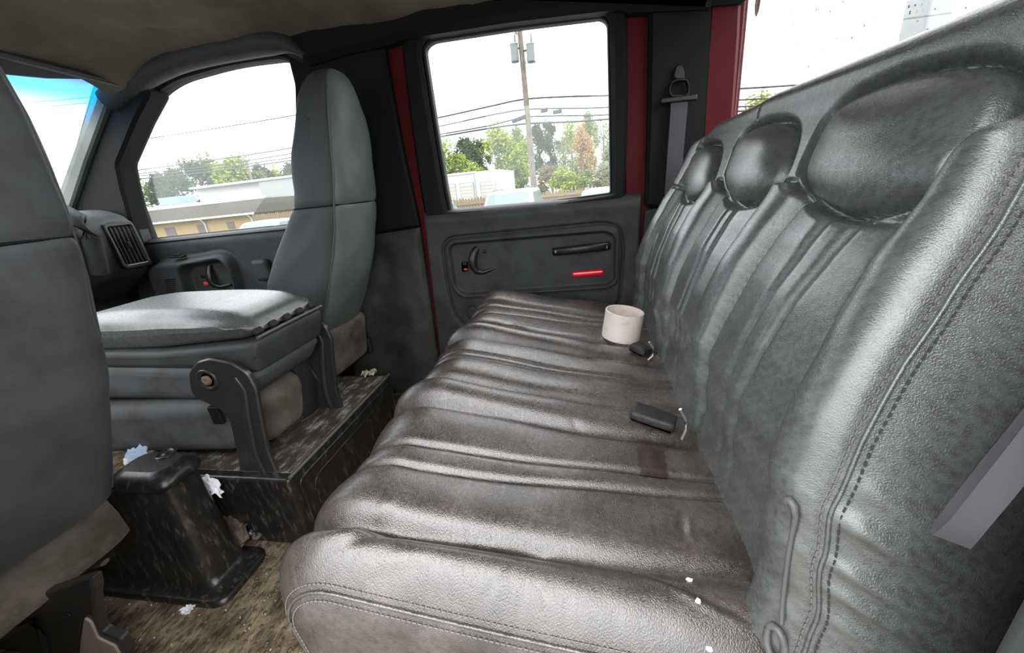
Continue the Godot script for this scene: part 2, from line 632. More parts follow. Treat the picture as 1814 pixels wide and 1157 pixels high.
func cush_relief(s: float, w: float) -> float:
	var fw := clampf((w - 0.05) / 0.55, 0, 1)
	var amp := lut([0.0, 0.25, 0.12, 0.35, 0.35, 0.75, 0.6, 1.1, 0.75, 1.15, 0.86, 0.8, 1.1, 0.5], w)
	var d := 0.0
	var prev := 0.27
	for k in CH.size():
		var g: Array = CH[k]
		var c: float = lerpf(g[1], g[0], fw)
		d -= g[3] * gauss(s - c, g[2]) * (amp if g[2] > 0.01 else lut([0.0, 0.5, 0.3, 0.75, 0.6, 1.0, 0.9, 0.9, 1.2, 0.5], w))
		if s > prev and s <= c:
			var u := (s - prev) / (c - prev)
			var hump := sin(PI * u)
			var big := 0.008
			if k == 0 or k == 4 or k == 8:
				big = 0.020
			elif k in [2, 6, 10]:
				big = 0.003
			d += big * hump * amp
		prev = c
	if s > prev:
		d += 0.02 * sin(PI * clampf((s - prev) / 0.2, 0, 1)) * amp
	d += 0.0035 * sin(s * 21.0 + w * 7.0) * sin(w * 13.0 - s * 3.0) * smoothstep(0.0, 0.3, w)
	var x := 0.30 - w
	for c in creases:
		var a: Vector2 = c[0]
		var b: Vector2 = c[1]
		var q := Vector2(s, x)
		if absf(s - (a.x + b.x) / 2) > absf(a.x - b.x) / 2 + 0.06 or absf(x - (a.y + b.y) / 2) > absf(a.y - b.y) / 2 + 0.06:
			continue
		var e := b - a
		var t := clampf((q - a).dot(e) / e.length_squared(), 0, 1)
		var off := q - a - e * t
		d += c[3] * gauss(off.length(), c[2]) * (1.0 - 0.7 * absf(2 * t - 1))
	return d


func cush_point(s: float, w: float) -> Vector3:
	var b := cush_base(w)
	var n: Vector2 = b[1]
	var d := cush_relief(s, w)
	var s0 := 0.290
	var s1 := 1.655
	var r := 0.078
	for e: float in [s - s0, s1 - s]:
		if e < r:
			d = d * smoothstep(0.0, r, e) - (r - sqrt(maxf(0, r * r - (r - e) * (r - e))))
	var p: Vector2 = b[0] + n * d
	return Vector3(p.x, p.y, -s)


func on_cushion(u: float, v: float) -> Vector2:
	# (across, along) of the cushion's top under a measured ray
	var q := ray(u, v)
	var c := -0.53 + 0.2275 * CU
	var k := c / (q.y + CU * q.x)
	return Vector2(-q.z * k, q.x * k)


func stitches(g: Geo, pts: PackedVector3Array, nrm: PackedVector3Array, pitch: float, size: Vector3) -> void:
	# a row of raised thread dashes along a line
	var left := 0.0
	for i in pts.size() - 1:
		var seg := pts[i + 1] - pts[i]
		var l := seg.length()
		if l < 1e-6:
			continue
		var t := seg / l
		var at := left
		while at < l:
			var b := nrm[i].cross(t).normalized()
			var up := t.cross(b).normalized()
			g.rbox(pts[i] + t * at, size, size.x * 0.3, Basis(b, up, t), 1)
			at += pitch
		left = at - l


func build_bench() -> void:
	var seat := thing("bench_seat", "wide charcoal vinyl rear bench seat with three padded head pillows and fluted cushions", "seat", Vector3(0.0, 0.0, -0.97))
	# wrinkles of the near cushion end
	for c in [[892, 1008, 830, 1066, 0.006, -0.004], [905, 1000, 850, 1062, 0.006, 0.003], [1025, 1066, 1018, 1130, 0.005, -0.003], [1113, 1006, 1310, 1105, 0.006, 0.004], [1120, 1000, 1330, 1100, 0.006, -0.004], [560, 960, 680, 930, 0.010, 0.005], [570, 975, 700, 945, 0.008, -0.004], [930, 960, 985, 985, 0.010, -0.006], [940, 978, 1000, 990, 0.007, 0.004],
			[1205, 910, 1212, 950, 0.006, -0.004], [1217, 915, 1220, 950, 0.005, 0.003], [1005, 735, 1035, 755, 0.008, -0.002], [880, 575, 930, 578, 0.006, 0.003], [650, 915, 700, 880, 0.012, 0.004], [620, 1000, 760, 985, 0.010, 0.003], [600, 1015, 740, 1005, 0.008, -0.003]]:
		creases.append([on_cushion(c[0], c[1]), on_cushion(c[2], c[3]), c[4], c[5]])
	var g := Geo.new()
	var nw := 300
	var ws := PackedFloat32Array()
	for i in nw:
		ws.append(1.30 * i / (nw - 1))
	var ss := PackedFloat32Array()
	for i in 14:
		ss.append(0.290 + 0.03 * pow(float(i) / 14.0, 2.0))
	var ns := 392
	for i in ns + 1:
		ss.append(0.32 + (1.625 - 0.32) * i / ns)
	for i in 10:
		ss.append(1.655 - 0.03 * pow(1.0 - float(i + 1) / 10.0, 2.0))
	var p := PackedVector3Array()
	for s in ss:
		for w in ws:
			p.append(cush_point(s, w))
	g.grid(p, nw, ss.size(), true)
	# the upright end panel below the rolled edge
	var cap := PackedVector3Array()
	for k in 22:
		var t := float(k) / 21.0
		for i in nw:
			var q := p[i]
			var low := minf(q.y, 0.06)
			var yy := lerpf(q.y, low, t)
			var bulge := 0.012 * sin(PI * minf(t * 1.6, 1.0)) - 0.03 * t
			cap.append(Vector3(q.x + (0.02 * t if q.x < -0.3 else 0.0), yy, q.z + bulge + 0.002 * sin(q.x * 40.0 + yy * 25.0) * sin(PI * t)))
	g.grid(cap, nw, 22)
	obj("seat_cushion", g, M.cushion, seat, "brown grey fluted vinyl cushion")
	# double-stitched welt along the end of the cushion
	g = Geo.new()
	var th := Geo.new()
	var line := PackedVector3Array()
	var rows := [PackedVector3Array(), PackedVector3Array()]
	var nr := PackedVector3Array()
	var edge_s := 0.3005
	for i in range(0, nw, 2):
		var w := ws[i]
		if w < 0.12 or w > 0.93:
			continue
		var a := cush_point(edge_s, w)
		var b := cush_base(w)
		var out := (Vector3(b[1].x, b[1].y, 0) * 0.75 + Vector3(0, 0, 0.75)).normalized()
		nr.append(out)
		line.append(a + out * 0.0015)
		rows[0].append(cush_point(edge_s + 0.0052, w) + out * 0.0012)
		rows[1].append(cush_point(edge_s - 0.0046, w) + out * 0.0016)
	g.tube(line, 0.0026, 8)
	obj("welt", g, M.cushion, seat)
	g = Geo.new()
	for r in rows:
		stitches(g, r, nr, 0.0072, Vector3(0.0016, 0.0016, 0.0052))
	obj("stitching", g, M.thread, seat, "", "stuff")
	build_backrest(seat)


# ---- backrest
func back_x(y: float) -> float:
	# y is measured from eye height
	return 0.159 + TA * (y + 0.53) + lut([-0.62, 0.095, -0.53, 0.062, -0.47, 0.046, -0.39, 0.012, -0.33, -0.012, -0.26, -0.02, -0.19, -0.022, -0.13, -0.016, -0.07, -0.004, 0.0, 0.0, 0.2, 0.0], y)


func wing_s(y: float) -> float:
	var t := minf(y, -0.02)
	var r := -0.52931 * t * t * t + -0.34261 * t * t + 0.11946 * t + 0.48307
	return r - 0.035 * smoothstep(-0.03, 0.02, y)


func edge_s(y: float) -> float:
	y = minf(y, 0.0)
	return 0.25390 * y * y + 0.35428 * y + 0.42661


func crest_y(s: float) -> float:
	return lut([0.40, 0.075, 0.44, 0.118, 0.52, 0.136, 1.05, 0.136, 1.18, 0.126, 1.40, 0.118, 1.47, 0.105, 1.53, 0.078, 1.56, 0.05, 1.585, -0.02], s)


# pillows: [middle across, half width, lean, middle height]
const PILLOWS := [[0.622, 0.150, 0.30, -0.003], [0.988, 0.146, 0.60, -0.012], [1.362, 0.138, 0.80, -0.026]]
const FLUTES := [0.553, 0.607, 0.915, 0.957, 1.305, 1.355]


func super_r(dx: float, dy: float, e: float) -> float:
	return pow(pow(absf(dx), e) + pow(absf(dy), e), 1.0 / e)


func back_relief(s: float, y: float) -> float:
	var d := 0.0
	var yt := crest_y(s)
	var wg := wing_s(y)
	var es := edge_s(y)
	# the seam between the fluted backs and the head pillows
	var near := 0
	for k in 3:
		if absf(s - PILLOWS[k][0]) < absf(s - PILLOWS[near][0]):
			near = k
	var pc: float = PILLOWS[near][0]
	var ph: float = PILLOWS[near][1]
	var q: float = (s - pc) / 0.187
	var lowest: float = PILLOWS[near][3] - 0.080
	q += 0.22
	var seam := lerpf(-0.048, lowest - 0.004, pow(maxf(0.0, cos(clampf(q, -1, 1) * PI / 2)), 0.8))
	var up := smoothstep(seam - 0.004, seam + 0.004, y)
	# lower zone
	var low := 0.0
	var fade := smoothstep(-0.56, -0.40, y)
	var bounds := [[0.482, 0.722], [0.818, 1.08], [1.203, 1.485]]
	for k in 3:
		var b0: float = bounds[k][0] if k > 0 else wg + 0.004
		var b1: float = bounds[k][1]
		# near the seat the channels lean a little together
		var lean := lut([-0.5, -0.05, -0.36, -0.04, -0.1, 0.0], y) if k > 0 else 0.0
		if k == 1:
			lean *= 0.3
		elif k == 2:
			lean *= 0.8
		if k > 0:
			b0 += lean
		b1 += lean if k > 0 else lean
		if s > b0 and s < b1:
			var u := (s - b0) / (b1 - b0)
			low += 0.011 * (1 - pow(2 * u - 1, 2)) * fade
		low -= 0.012 * gauss(s - b0, 0.009) * (0.15 + 0.85 * fade)
		low -= 0.012 * gauss(s - b1, 0.009) * (0.15 + 0.85 * fade)
		for f in 2:
			var fs: float = FLUTES[k * 2 + f] + lean
			low -= 0.0085 * gauss(s - fs, 0.0065 if k > 0 else 0.0085) * (0.15 + 0.85 * fade)
	for r: Array in [[0.722, 0.818, 0.010], [1.08, 1.203, -0.014]]:
		var lean2: float = lut([-0.5, 1.0, -0.36, 0.8, -0.1, 0.0], y) * r[2]
		var u2: float = (s - r[0] - lean2) / (r[1] - r[0])
		if u2 > 0 and u2 < 1:
			low += 0.028 * sqrt(maxf(0, 1 - pow(2 * u2 - 1, 2))) * (0.25 + 0.75 * fade)
	# upper zone: a rolled frame with three pillows sunk in it
	var py: float = PILLOWS[near][3]
	var lean_p: float = PILLOWS[near][2]
	var cx := pc + lean_p * (y - py)
	var dx := (s - cx) / ph
	var dy := (y - py) / 0.080
	# cut corners towards the top outside
	var rr := super_r(dx, dy * (1.0 + (0.10 if dy > 0 else 0.22) * absf(dx)), 3.6 if dy > 0 else 2.5)
	var hi := 0.0
	if rr < 1.0:
		hi = -0.005 + 0.042 * pow(1 - pow(rr, 2.4), 0.62)
	else:
		var rise := smoothstep(0.98, 1.20, rr)
		hi = lerpf(-0.008, 0.007, rise)
		hi -= 0.006 * gauss(s - (pc + ph * 1.25), 0.004) * 0.0
	hi -= 0.010 * gauss((rr - 1.0) * 0.09, 0.004)
	d = lerpf(low, hi, up)
	d -= 0.012 * gauss(y - seam, 0.005) * smoothstep(wg + 0.005, wg + 0.03, s) * (1 - smoothstep(1.46, 1.5, s))
	# top roll of the frame
	d += 0.012 * gauss(y - (yt - 0.03), 0.03) * smoothstep(0.04, 0.09, y)
	# bolsters at both ends
	if s < wg:
		var u3 := clampf((s - es) / (wg - es), 0, 1)
		var hump := 0.036 * pow(maxf(0, 1 - pow(2 * u3 - 1, 2.0)), 0.6)
		var keep := smoothstep(0.012, -0.012, y)
		d = lerpf(0.012, hump, keep)
	d -= 0.012 * gauss(s - wg, 0.006) * smoothstep(0.01, -0.03, y)
	if s > 1.485:
		var u4 := clampf((s - 1.485) / 0.09, 0, 1)
		d = lerpf(d, 0.034 * sin(PI * clampf(u4 * 0.5 + 0.12, 0, 1)), smoothstep(1.485, 1.50, s))
		d -= 0.010 * gauss(y + 0.075, 0.004)
	# short seams of the cover
	d -= 0.007 * gauss(s - 1.09, 0.0035) * smoothstep(0.075, 0.085, y)
	d += 0.0025 * sin(s * 33.0 + y * 9.0) * sin(y * 21.0 - s * 5.0) * smoothstep(-0.55, -0.3, y) * (1 - up)
	return d


func back_point(s: float, y: float) -> Vector3:
	var a := atan(TA)
	var d := back_relief(s, y)
	return Vector3(back_x(y) - cos(a) * d, EYE + y + sin(a) * d, -s)


func on_back(u: float, v: float) -> Vector3:
	# where a measured ray meets the upholstered front of the backrest
	var r := ray(u, v)
	var k := 0.2
	for i in 400:
		var q := r * k / FL
		var b := back_point(-q.z, clampf(q.y - 0.01, -0.6, 0.1))
		if q.x > b.x:
			return Vector3(q.x, q.y + EYE, q.z)
		k += 0.004
	return r * k / FL + Vector3(0, EYE, 0)


func build_backrest(seat: Node3D) -> void:
	var a := atan(TA)
	var fwd := Vector3(-cos(a), sin(a), 0)
	var upv := Vector3(sin(a), cos(a), 0)
	var g := Geo.new()
	var rt := 0.036
	var nside := 26
	var nfront := 400
	var nfar := 10
	var nu := nside + nfront + nfar
	var nrow := 236
	var nroll := 14
	var rowsp := PackedVector3Array()
	for j in nrow + nroll:
		for i in nu:
			var s: float
			var back := 0.0
			var zoff := 0.0
			var side := 0.0
			var tj := minf(float(j) / (nrow - 1), 1.0)
			if i < nside:
				side = float(nside - i) / nside
				s = -1.0
			elif i < nside + nfront:
				s = float(i - nside) / (nfront - 1)
			else:
				s = 2.0
			var yt := 0.0
			var yy := 0.0
			var es := 0.0
			if s < 0 or s <= 1.0 and s >= 0.0:
				# the near edge leans outwards towards the seat
				yt = 0.1
				yy = lerpf(-0.60, yt, tj)
				es = edge_s(yy)
			var ss := 0.0
			if s < 0:
				ss = es
			elif s <= 1.0:
				ss = lerpf(es, 1.53, s)
			else:
				var ph := PI * 0.5 * float(i - nside - nfront + 1) / nfar
				ss = 1.53 + 0.05 * sin(ph)
				back = 0.06 * (1 - cos(ph))
			yt = crest_y(ss) - rt * 0.92
			yy = lerpf(-0.60, yt, tj)
			if s <= 1.0 and s >= 0:
				ss = lerpf(edge_s(yy), 1.53, s)
			elif s < 0:
				ss = edge_s(yy)
			var q := back_point(ss, yy)
			if j >= nrow:
				var ph2 := PI * 0.86 * float(j - nrow + 1) / nroll
				q += fwd * (-rt + rt * cos(ph2)) + upv * rt * sin(ph2)
			q -= fwd * back
			if s < 0:
				# the end panel runs back from the stitched edge
				var deep: float = 0.30 * side
				var belly := 0.030 * sin(PI * minf(side * 1.5, 1.0)) * smoothstep(0.12, -0.3, yy) + 0.010 * sin(PI * side)
				var puck := 0.0
				for pk: Array in [[-0.335, 0.009, 0.011], [-0.385, 0.007, 0.008], [-0.415, 0.006, 0.008], [-0.30, 0.004, 0.012], [-0.45, 0.005, 0.009]]:
					puck += pk[1] * gauss(yy - pk[0] + side * 0.10, pk[2]) * smoothstep(0.0, 0.04, side) * (1 - smoothstep(0.15, 0.4, side))
				q += Vector3(deep * 0.97, -deep * 0.05, belly + puck - 0.02 * side)
				if j >= nrow:
					q = q - upv * 0.0
			rowsp.append(q)
	g.grid(rowsp, nu, nrow + nroll, true)
	obj("backrest", g, M.leather, seat, "charcoal vinyl backrest with flutes and pillows")
	# stitched welt down the near edge
	var line := PackedVector3Array()
	var l1 := PackedVector3Array()
	var l2 := PackedVector3Array()
	var nr := PackedVector3Array()
	for j in 120:
		var y := lerpf(-0.52, 0.05, j / 119.0)
		var es := edge_s(y)
		var q := back_point(es, y)
		var out := (fwd * 0.5 + Vector3(0, 0, 1.0)).normalized()
		nr.append(out)
		line.append(q + out * 0.0012)
		l1.append(back_point(es + 0.0016, y) + out * 0.0012)
		l2.append(q + Vector3(0.0058, 0, 0.0062))
	g = Geo.new()
	g.tube(line, 0.0024, 8)
	obj("welt", g, M.leather, seat)
	g = Geo.new()
	stitches(g, l1, nr, 0.0085, Vector3(0.0016, 0.0016, 0.0058))
	obj("stitching", g, M.thread, seat, "", "stuff")
	g = Geo.new()
	stitches(g, l2, nr, 0.0085, Vector3(0.0018, 0.0016, 0.0056))
	obj("stitching", g, M.thread_dark, seat, "", "stuff")
	# loose cover cord and tuck loop at the foot of the near edge
	g = Geo.new()
	var cord := PackedVector3Array()
	for c: Array in [[1397, 884, 0.372], [1404, 882, 0.370], [1411, 892, 0.368], [1413, 910, 0.367], [1409, 940, 0.365], [1402, 975, 0.36], [1396, 1015, 0.352], [1391, 1060, 0.345], [1389, 1100, 0.34]]:
		cord.append(on_back(c[0], c[1]) + Vector3(-0.004, 0, 0.0035))
	g.tube(cord, PackedFloat32Array([0.004, 0.0046, 0.0042, 0.0034, 0.003, 0.0028, 0.0026, 0.0026, 0.0026]), 8)
	obj("cover_cord", g, M.piping, seat)
	g = Geo.new()
	var loop := PackedVector3Array()
	for k in 14:
		var w := TAU * k / 14
		loop.append(on_back(1376 + 15 * cos(w) + 6 * sin(w), 1134 + 32 * sin(w)) + Vector3(-0.004, 0.002, 0.006))
	g.tube(loop, 0.0042, 8, true)
	obj("tuck_loop", g, M.piping, seat)


# ---------------------------------------------------------------- cab shell
const ZD := -1.70

func slab(g: Geo, a: Vector3, b: Vector3, r := 0.004) -> void:
	# a box between two corners
	g.rbox((a + b) / 2, (b - a).abs(), r)


func trim_panel(called: String, uv: Array, z: float, thick: float, m: Material, label: String, r := 0.02, bevel := 0.008) -> MeshInstance3D:
	var g := Geo.new()
	g.prism(rounded(zpoly(uv, z), r), at_z(z - thick), thick, bevel)
	return struct(called, g, m, label)


func ceiling_y(x: float, z: float) -> float:
	if not M.has("sag"):
		var n := FastNoiseLite.new()
		n.seed = 4
		n.frequency = 1.6
		M.sag = n
	var y := 1.695
	y -= 0.075 * smoothstep(-1.50, -1.69, z) + 0.075 * smoothstep(-0.25, -0.08, z)
	y -= 0.11 * smoothstep(-1.62, -2.0, x)
	# cloth hanging away from its board
	y -= 0.030 * gauss(z + 1.45, 0.13) * gauss(x + 1.42, 0.34) + 0.02 * gauss(z + 1.1, 0.2) * gauss(x + 1.2, 0.4)
	return y + 0.016 * M.sag.get_noise_2d(x * 1.4, z * 2.2) + 0.007 * M.sag.get_noise_2d(x * 5.0 + 30, z * 3.0)


func build_shell() -> void:
	var g := Geo.new()
	slab(g, Vector3(-2.7, -0.04, -1.78), Vector3(0.62, 0.0, -0.02))
	var fl := struct("floor", g, M.floor, "dirt-browned rubber cab floor with small raised nubs", "")
	# nubs of the rubber floor, too many and small to pick apart
	g = Geo.new()
	for i in 34:
		for k in 22:
			var at := Vector3(-1.42 + i * 0.033 + (0.0165 if k % 2 else 0.0) + rng.randf_range(-0.003, 0.003), 0.0, -0.12 - k * 0.037 + rng.randf_range(-0.003, 0.003))
			if at.x > -0.35 or at.z < -0.86:
				continue
			var r := rng.randf_range(0.0046, 0.0062)
			var p := PackedVector2Array([Vector2(r, -0.0005), Vector2(r * 0.85, 0.0022), Vector2(r * 0.4, 0.0032), Vector2(0.0001, 0.0034)])
			g.lathe(p, Transform3D(Basis(), at), 7)
	obj("nubs", g, M.nub, fl, "", "stuff")
	g = Geo.new()
	# low ridge where two mats meet
	g.tube(PackedVector3Array([wy(205, 1180, 0.002), wy(262, 1105, 0.003), wy(300, 1060, 0.003)]), 0.004, 6, false, 0.6)
	obj("mat_seam", g, M.floor, fl)
	# grit along the foot of the riser and on the floor
	g = Geo.new()
	for i in 420:
		var at: Vector3
		if i < 260:
			at = Vector3(-0.865 + 0.012 + absf(rng.randfn(0, 0.03)), 0.002, rng.randf_range(-1.45, -0.72))
		else:
			at = Vector3(rng.randf_range(-1.45, -0.55), 0.002, rng.randf_range(-0.75, -0.36))
		var s := rng.randf_range(0.0015, 0.0045)
		g.rbox(at, Vector3(s, s * 0.7, s * 1.2), s * 0.2, Basis(Vector3(0.3, 1, 0.2).normalized(), rng.randf() * 6.0), 0)
	obj("grit", g, M.foam, fl, "", "stuff")

	# roof and sagging headliner
	g = Geo.new()
	slab(g, Vector3(-2.05, 1.72, -1.80), Vector3(0.66, 1.76, -0.05))
	struct("roof", g, M.red, "red painted steel roof above the headliner")
	g = Geo.new()
	var p := PackedVector3Array()
	for j in 70:
		for i in 110:
			var x := lerpf(-2.0, 0.60, i / 109.0)
			var z := lerpf(-1.69, -0.08, j / 69.0)
			p.append(Vector3(x, ceiling_y(x, z), z))
	g.grid(p, 110, 70)
	var ceil_ := struct("ceiling", g, M.headliner, "sagging olive brown cloth headliner with a torn hole showing pale foam")
	g = Geo.new()
	var mid := wy(540, -8, 1.655)
	var patch := PackedVector3Array()
	for j in 6:
		for k in 26:
			var w := TAU * k / 26
			var r := 0.068 * (1 + 0.16 * sin(k * 2.7) + 0.12 * sin(k * 5.1)) * j / 5.0
			var x := mid.x + r * cos(w) * 1.25
			var z := mid.z + r * sin(w)
			patch.append(Vector3(x, ceiling_y(x, z) - 0.001 - 0.006 * (1 - pow(j / 5.0, 4)), z))
	g.grid(patch, 26, 6, true, true)
	obj("torn_foam", g, M.foam, ceil_, "pale torn patch")

	# far side body, painted red where the door jambs show
	g = Geo.new()
	for uv: Array in [[655, 20, 722, 20, 775, 400, 806, 780, 768, 780, 735, 470, 700, 260, 664, 90], [1095, -40, 1160, -40, 1154, 380, 1142, 700, 1112, 700, 1108, 360]]:
		g.prism(zpoly(uv, -1.735), at_z(-1.79), 0.055, 0.006)
	slab(g, Vector3(-2.7, -0.1, -1.83), Vector3(0.62, 0.86, -1.785))
	slab(g, Vector3(-2.05, 1.60, -1.80), Vector3(0.62, 1.75, -1.735))
	slab(g, Vector3(0.16, 0.3, -1.80), Vector3(0.60, 1.70, -1.765))
	slab(g, Vector3(-1.16, 0.3, -1.80), Vector3(-0.64, 1.70, -1.765))
	g.prism(zpoly([1262, -70, 1318, -70, 1312, 60, 1298, 250, 1240, 250], -1.70), at_z(-1.77), 0.07, 0.012)
	struct("wall_right", g, M.red, "dark red painted body side showing at the far door jambs")
	# rear of the cab: red metal with a wide window
	g = Geo.new()
	slab(g, Vector3(0.565, -0.05, -1.78), Vector3(0.62, 1.02, -0.05))
	slab(g, Vector3(0.565, 1.60, -1.78), Vector3(0.62, 1.74, -0.05))
	slab(g, Vector3(0.565, 1.0, -0.22), Vector3(0.62, 1.62, -0.05))
	struct("wall_back", g, M.red, "red painted rear wall of the cab below the back window")
	g = Geo.new()
	slab(g, Vector3(0.585, 1.0, -1.76), Vector3(0.59, 1.62, -0.2), 0.001)
	var rw := struct("window_1", g, M.glass_dirty, "wide rear cab window behind the bench, specked with dirt")
	g = Geo.new()
	for k in 70:
		var c := wx(rng.randf_range(1315, 1800), rng.randf_range(0, 190), 0.58)
		var s := rng.randf_range(0.0012, 0.0032)
		g.rbox(c, Vector3(0.0008, s * rng.randf_range(1, 2.2), s), 0.0003, Basis(), 0)
	obj("dirt_specks", g, M.rag, rw, "", "stuff")

	g = Geo.new()
	slab(g, Vector3(0.545, 0.0, -1.70), Vector3(0.565, 1.0, -0.10), 0.006)
	struct("trim_12", g, M.trim_dark, "black lining of the cab's rear wall behind the bench")
	# near side: the open rear doorway is where the viewer stands
	g = Geo.new()
	slab(g, Vector3(-2.7, -0.1, -0.14), Vector3(-0.72, 0.90, -0.08))
	slab(g, Vector3(-2.1, 1.56, -0.14), Vector3(0.62, 1.75, -0.08))
	slab(g, Vector3(-0.90, 0.8, -0.14), Vector3(-0.72, 1.65, -0.08))
	slab(g, Vector3(0.36, -0.1, -0.12), Vector3(0.62, 1.75, -0.06))
	slab(g, Vector3(-0.8, -0.12, -0.10), Vector3(0.5, -0.02, -0.02))
	struct("wall_left", g, M.trim_dark, "near cab side with the open rear doorway")
	# moulded trim at the foot of the near rear pillar, its lit edge in the corner of the view
	g = Geo.new()
	g.rbox(Vector3(0.242 + 0.19, 0.55, -0.165), Vector3(0.38, 0.9, 0.07), 0.012, Basis(), 2)
	struct("trim_1", g, M.seat_flank, "dark grey moulded pillar trim at the near end of the bench")

	# front of the cab
	g = Geo.new()
	slab(g, Vector3(-2.75, -0.1, -1.8), Vector3(-2.70, 1.08, -0.05))
	struct("wall_front", g, M.trim_dark, "dark bulkhead under the windscreen")
	var ws := [Vector3(-2.00, 1.615, 0), Vector3(-2.66, 1.06, 0)]
	g = Geo.new()
	g.quad(Vector3(ws[0].x, ws[0].y, -1.66), Vector3(ws[1].x, ws[1].y, -1.66), Vector3(ws[1].x, ws[1].y, -0.14), Vector3(ws[0].x, ws[0].y, -0.14))
	var w2 := struct("window_2", g, M.glass, "raked windscreen with a blue shade band along its top")
	g = Geo.new()
	var band := PackedVector3Array()
	var bandc := PackedColorArray()
	for j in 12:
		var t := j / 11.0
		for i in 2:
			var f := t * 0.36
			var q: Vector3 = ws[0].lerp(ws[1], f)
			band.append(Vector3(q.x + 0.004, q.y, -1.655 + 1.5 * i))
			bandc.append(Color(1, 1, 1, 0.92 * (1 - smoothstep(0.35, 1.0, t))))
	g.grid(band, 2, 12)
	g.c = bandc
	var bm := mat("blue windscreen tint", Color8(0, 150, 214, 255), 0.3)
	bm.transparency = BaseMaterial3D.TRANSPARENCY_ALPHA
	bm.vertex_color_use_as_albedo = true
	bm.cull_mode = BaseMaterial3D.CULL_DISABLED
	bm.backlight_enabled = true
	bm.backlight = Color(1, 1, 1)
	obj("shade_band", g, bm, w2, "blue tinted band", "", true)
	# header above the windscreen
	g = Geo.new()
	var hp := PackedVector3Array()
	for i in 13:
		var z := lerpf(-1.68, -0.14, i / 12.0)
		var low := 1.596 - 0.045 * smoothstep(-1.64, -1.3, z) + 0.03 * smoothstep(-0.5, -0.2, z)
		for q: Array in [[-2.03, 0.0], [-2.012, -0.008], [-1.985, 0.0], [-1.955, 0.05], [-1.94, 0.12], [-2.03, 0.14]]:
			hp.append(Vector3(q[0], low + q[1], z))
	g.grid(hp, 6, 13, true, true)
	struct("trim_2", g, M.trim, "dark header rail over the windscreen")
	# roof side rail, plain length and padded front length
	trim_panel("trim_3", [470, 30, 700, 8, 900, -14, 1330, -60, 1330, 0, 1262, 6, 1262, 12, 1110, 18, 1100, 12, 900, 36, 712, 66, 668, 82, 600, 96, 540, 116, 505, 96, 478, 80], -1.665, 0.10, M.trim_dark, "black roof side rail above the far rear door", 0.03, 0.022)
	g = Geo.new()
	var path := PackedVector3Array()
	for c: Array in [[196, 178], [228, 150], [262, 128], [310, 106], [360, 92], [420, 80], [476, 72], [512, 80], [540, 100]]:
		path.append(wz(c[0], c[1], -1.665))
	var sm := PackedVector3Array()
	for i in 25:
		var t := i / 24.0 * (path.size() - 1)
		var k := mini(int(t), path.size() - 2)
		var pre: Vector3 = path[maxi(k - 1, 0)]
		var post: Vector3 = path[mini(k + 2, path.size() - 1)]
		sm.append(path[k].cubic_interpolate(path[k + 1], pre, post, t - k))
	var rad := PackedFloat32Array()
	for i in 25:
		rad.append(0.052 * (1.0 - 0.75 * smoothstep(17.0, 24.0, i)))
	g.tube(sm, rad, 14, false, 1.0)
	struct("trim_4", g, M.trim, "padded grey roof rail curving over the far front window")
	# windscreen pillar, two faces
	g = Geo.new()
	g.prism(rounded(zpoly([170, 118, 250, 138, 264, 165, 238, 215, 206, 292, 214, 330, 244, 440, 120, 470, 62, 450, 98, 350, 130, 258], -1.665), 0.02), at_z(-1.76), 0.095, 0.012)
	struct("trim_5", g, M.trim_dark, "black trim of the far windscreen pillar")
	g = Geo.new()
	g.prism(rounded(zpoly([172, 138, 204, 150, 186, 190, 150, 288, 100, 440, 62, 450, 98, 352, 130, 262], -1.64), 0.01), at_z(-1.67), 0.03, 0.008)
	struct("trim_6", g, M.seat_green, "pale grey inner strip of the windscreen pillar")

	g = Geo.new()
	slab(g, Vector3(-2.72, 0.0, -1.76), Vector3(-2.0, 0.86, -1.735), 0.01)
	struct("trim_11", g, M.trim_dark, "black kick panel under the dashboard by the far front door")
	# trims of the middle pillar and the rear pillar
	trim_panel("trim_7", [506, 94, 560, 76, 676, 66, 684, 110, 694, 170, 714, 275, 742, 402, 690, 410, 640, 418, 520, 430, 524, 300, 520, 150], -1.70, 0.07, M.trim_dark, "black upper trim of the middle pillar behind the far front seat", 0.012, 0.010)
	var q := zpoly([640, 900, 806, 860, 742, 404, 610, 424], -1.70)
	g = Geo.new()
	var dn := FastNoiseLite.new()
	dn.frequency = 4.0
	hpanel(g, q, -1.69, 40, 60, func(x: float, y: float) -> float: return 0.006 * dn.get_noise_2d(x, y) + 0.012 * gauss(x + 0.86, 0.05), 0.02, 0.08)
	struct("trim_8", g, M.trim_dirty, "scuffed dirty lower trim of the middle pillar")
	trim_panel("trim_9", [1151, -20, 1268, -30, 1262, 120, 1250, 300, 1190, 372, 1143, 366, 1149, 180], -1.70, 0.07, M.trim_dark, "black upper trim of the rear pillar carrying the belt anchor", 0.012, 0.012)
	trim_panel("trim_10", [1144, 372, 1260, 360, 1200, 700, 1120, 700, 1132, 500], -1.695, 0.07, M.trim, "grey lower trim of the rear pillar", 0.012, 0.010)


# ---------------------------------------------------------------- the two far doors
func rect_uv(g: Geo, uv: Array, z: float, d: float, r: float, b: float) -> void:
	g.prism(rounded(zpoly(uv, z), r), at_z(z - 0.004), d + 0.004, b)


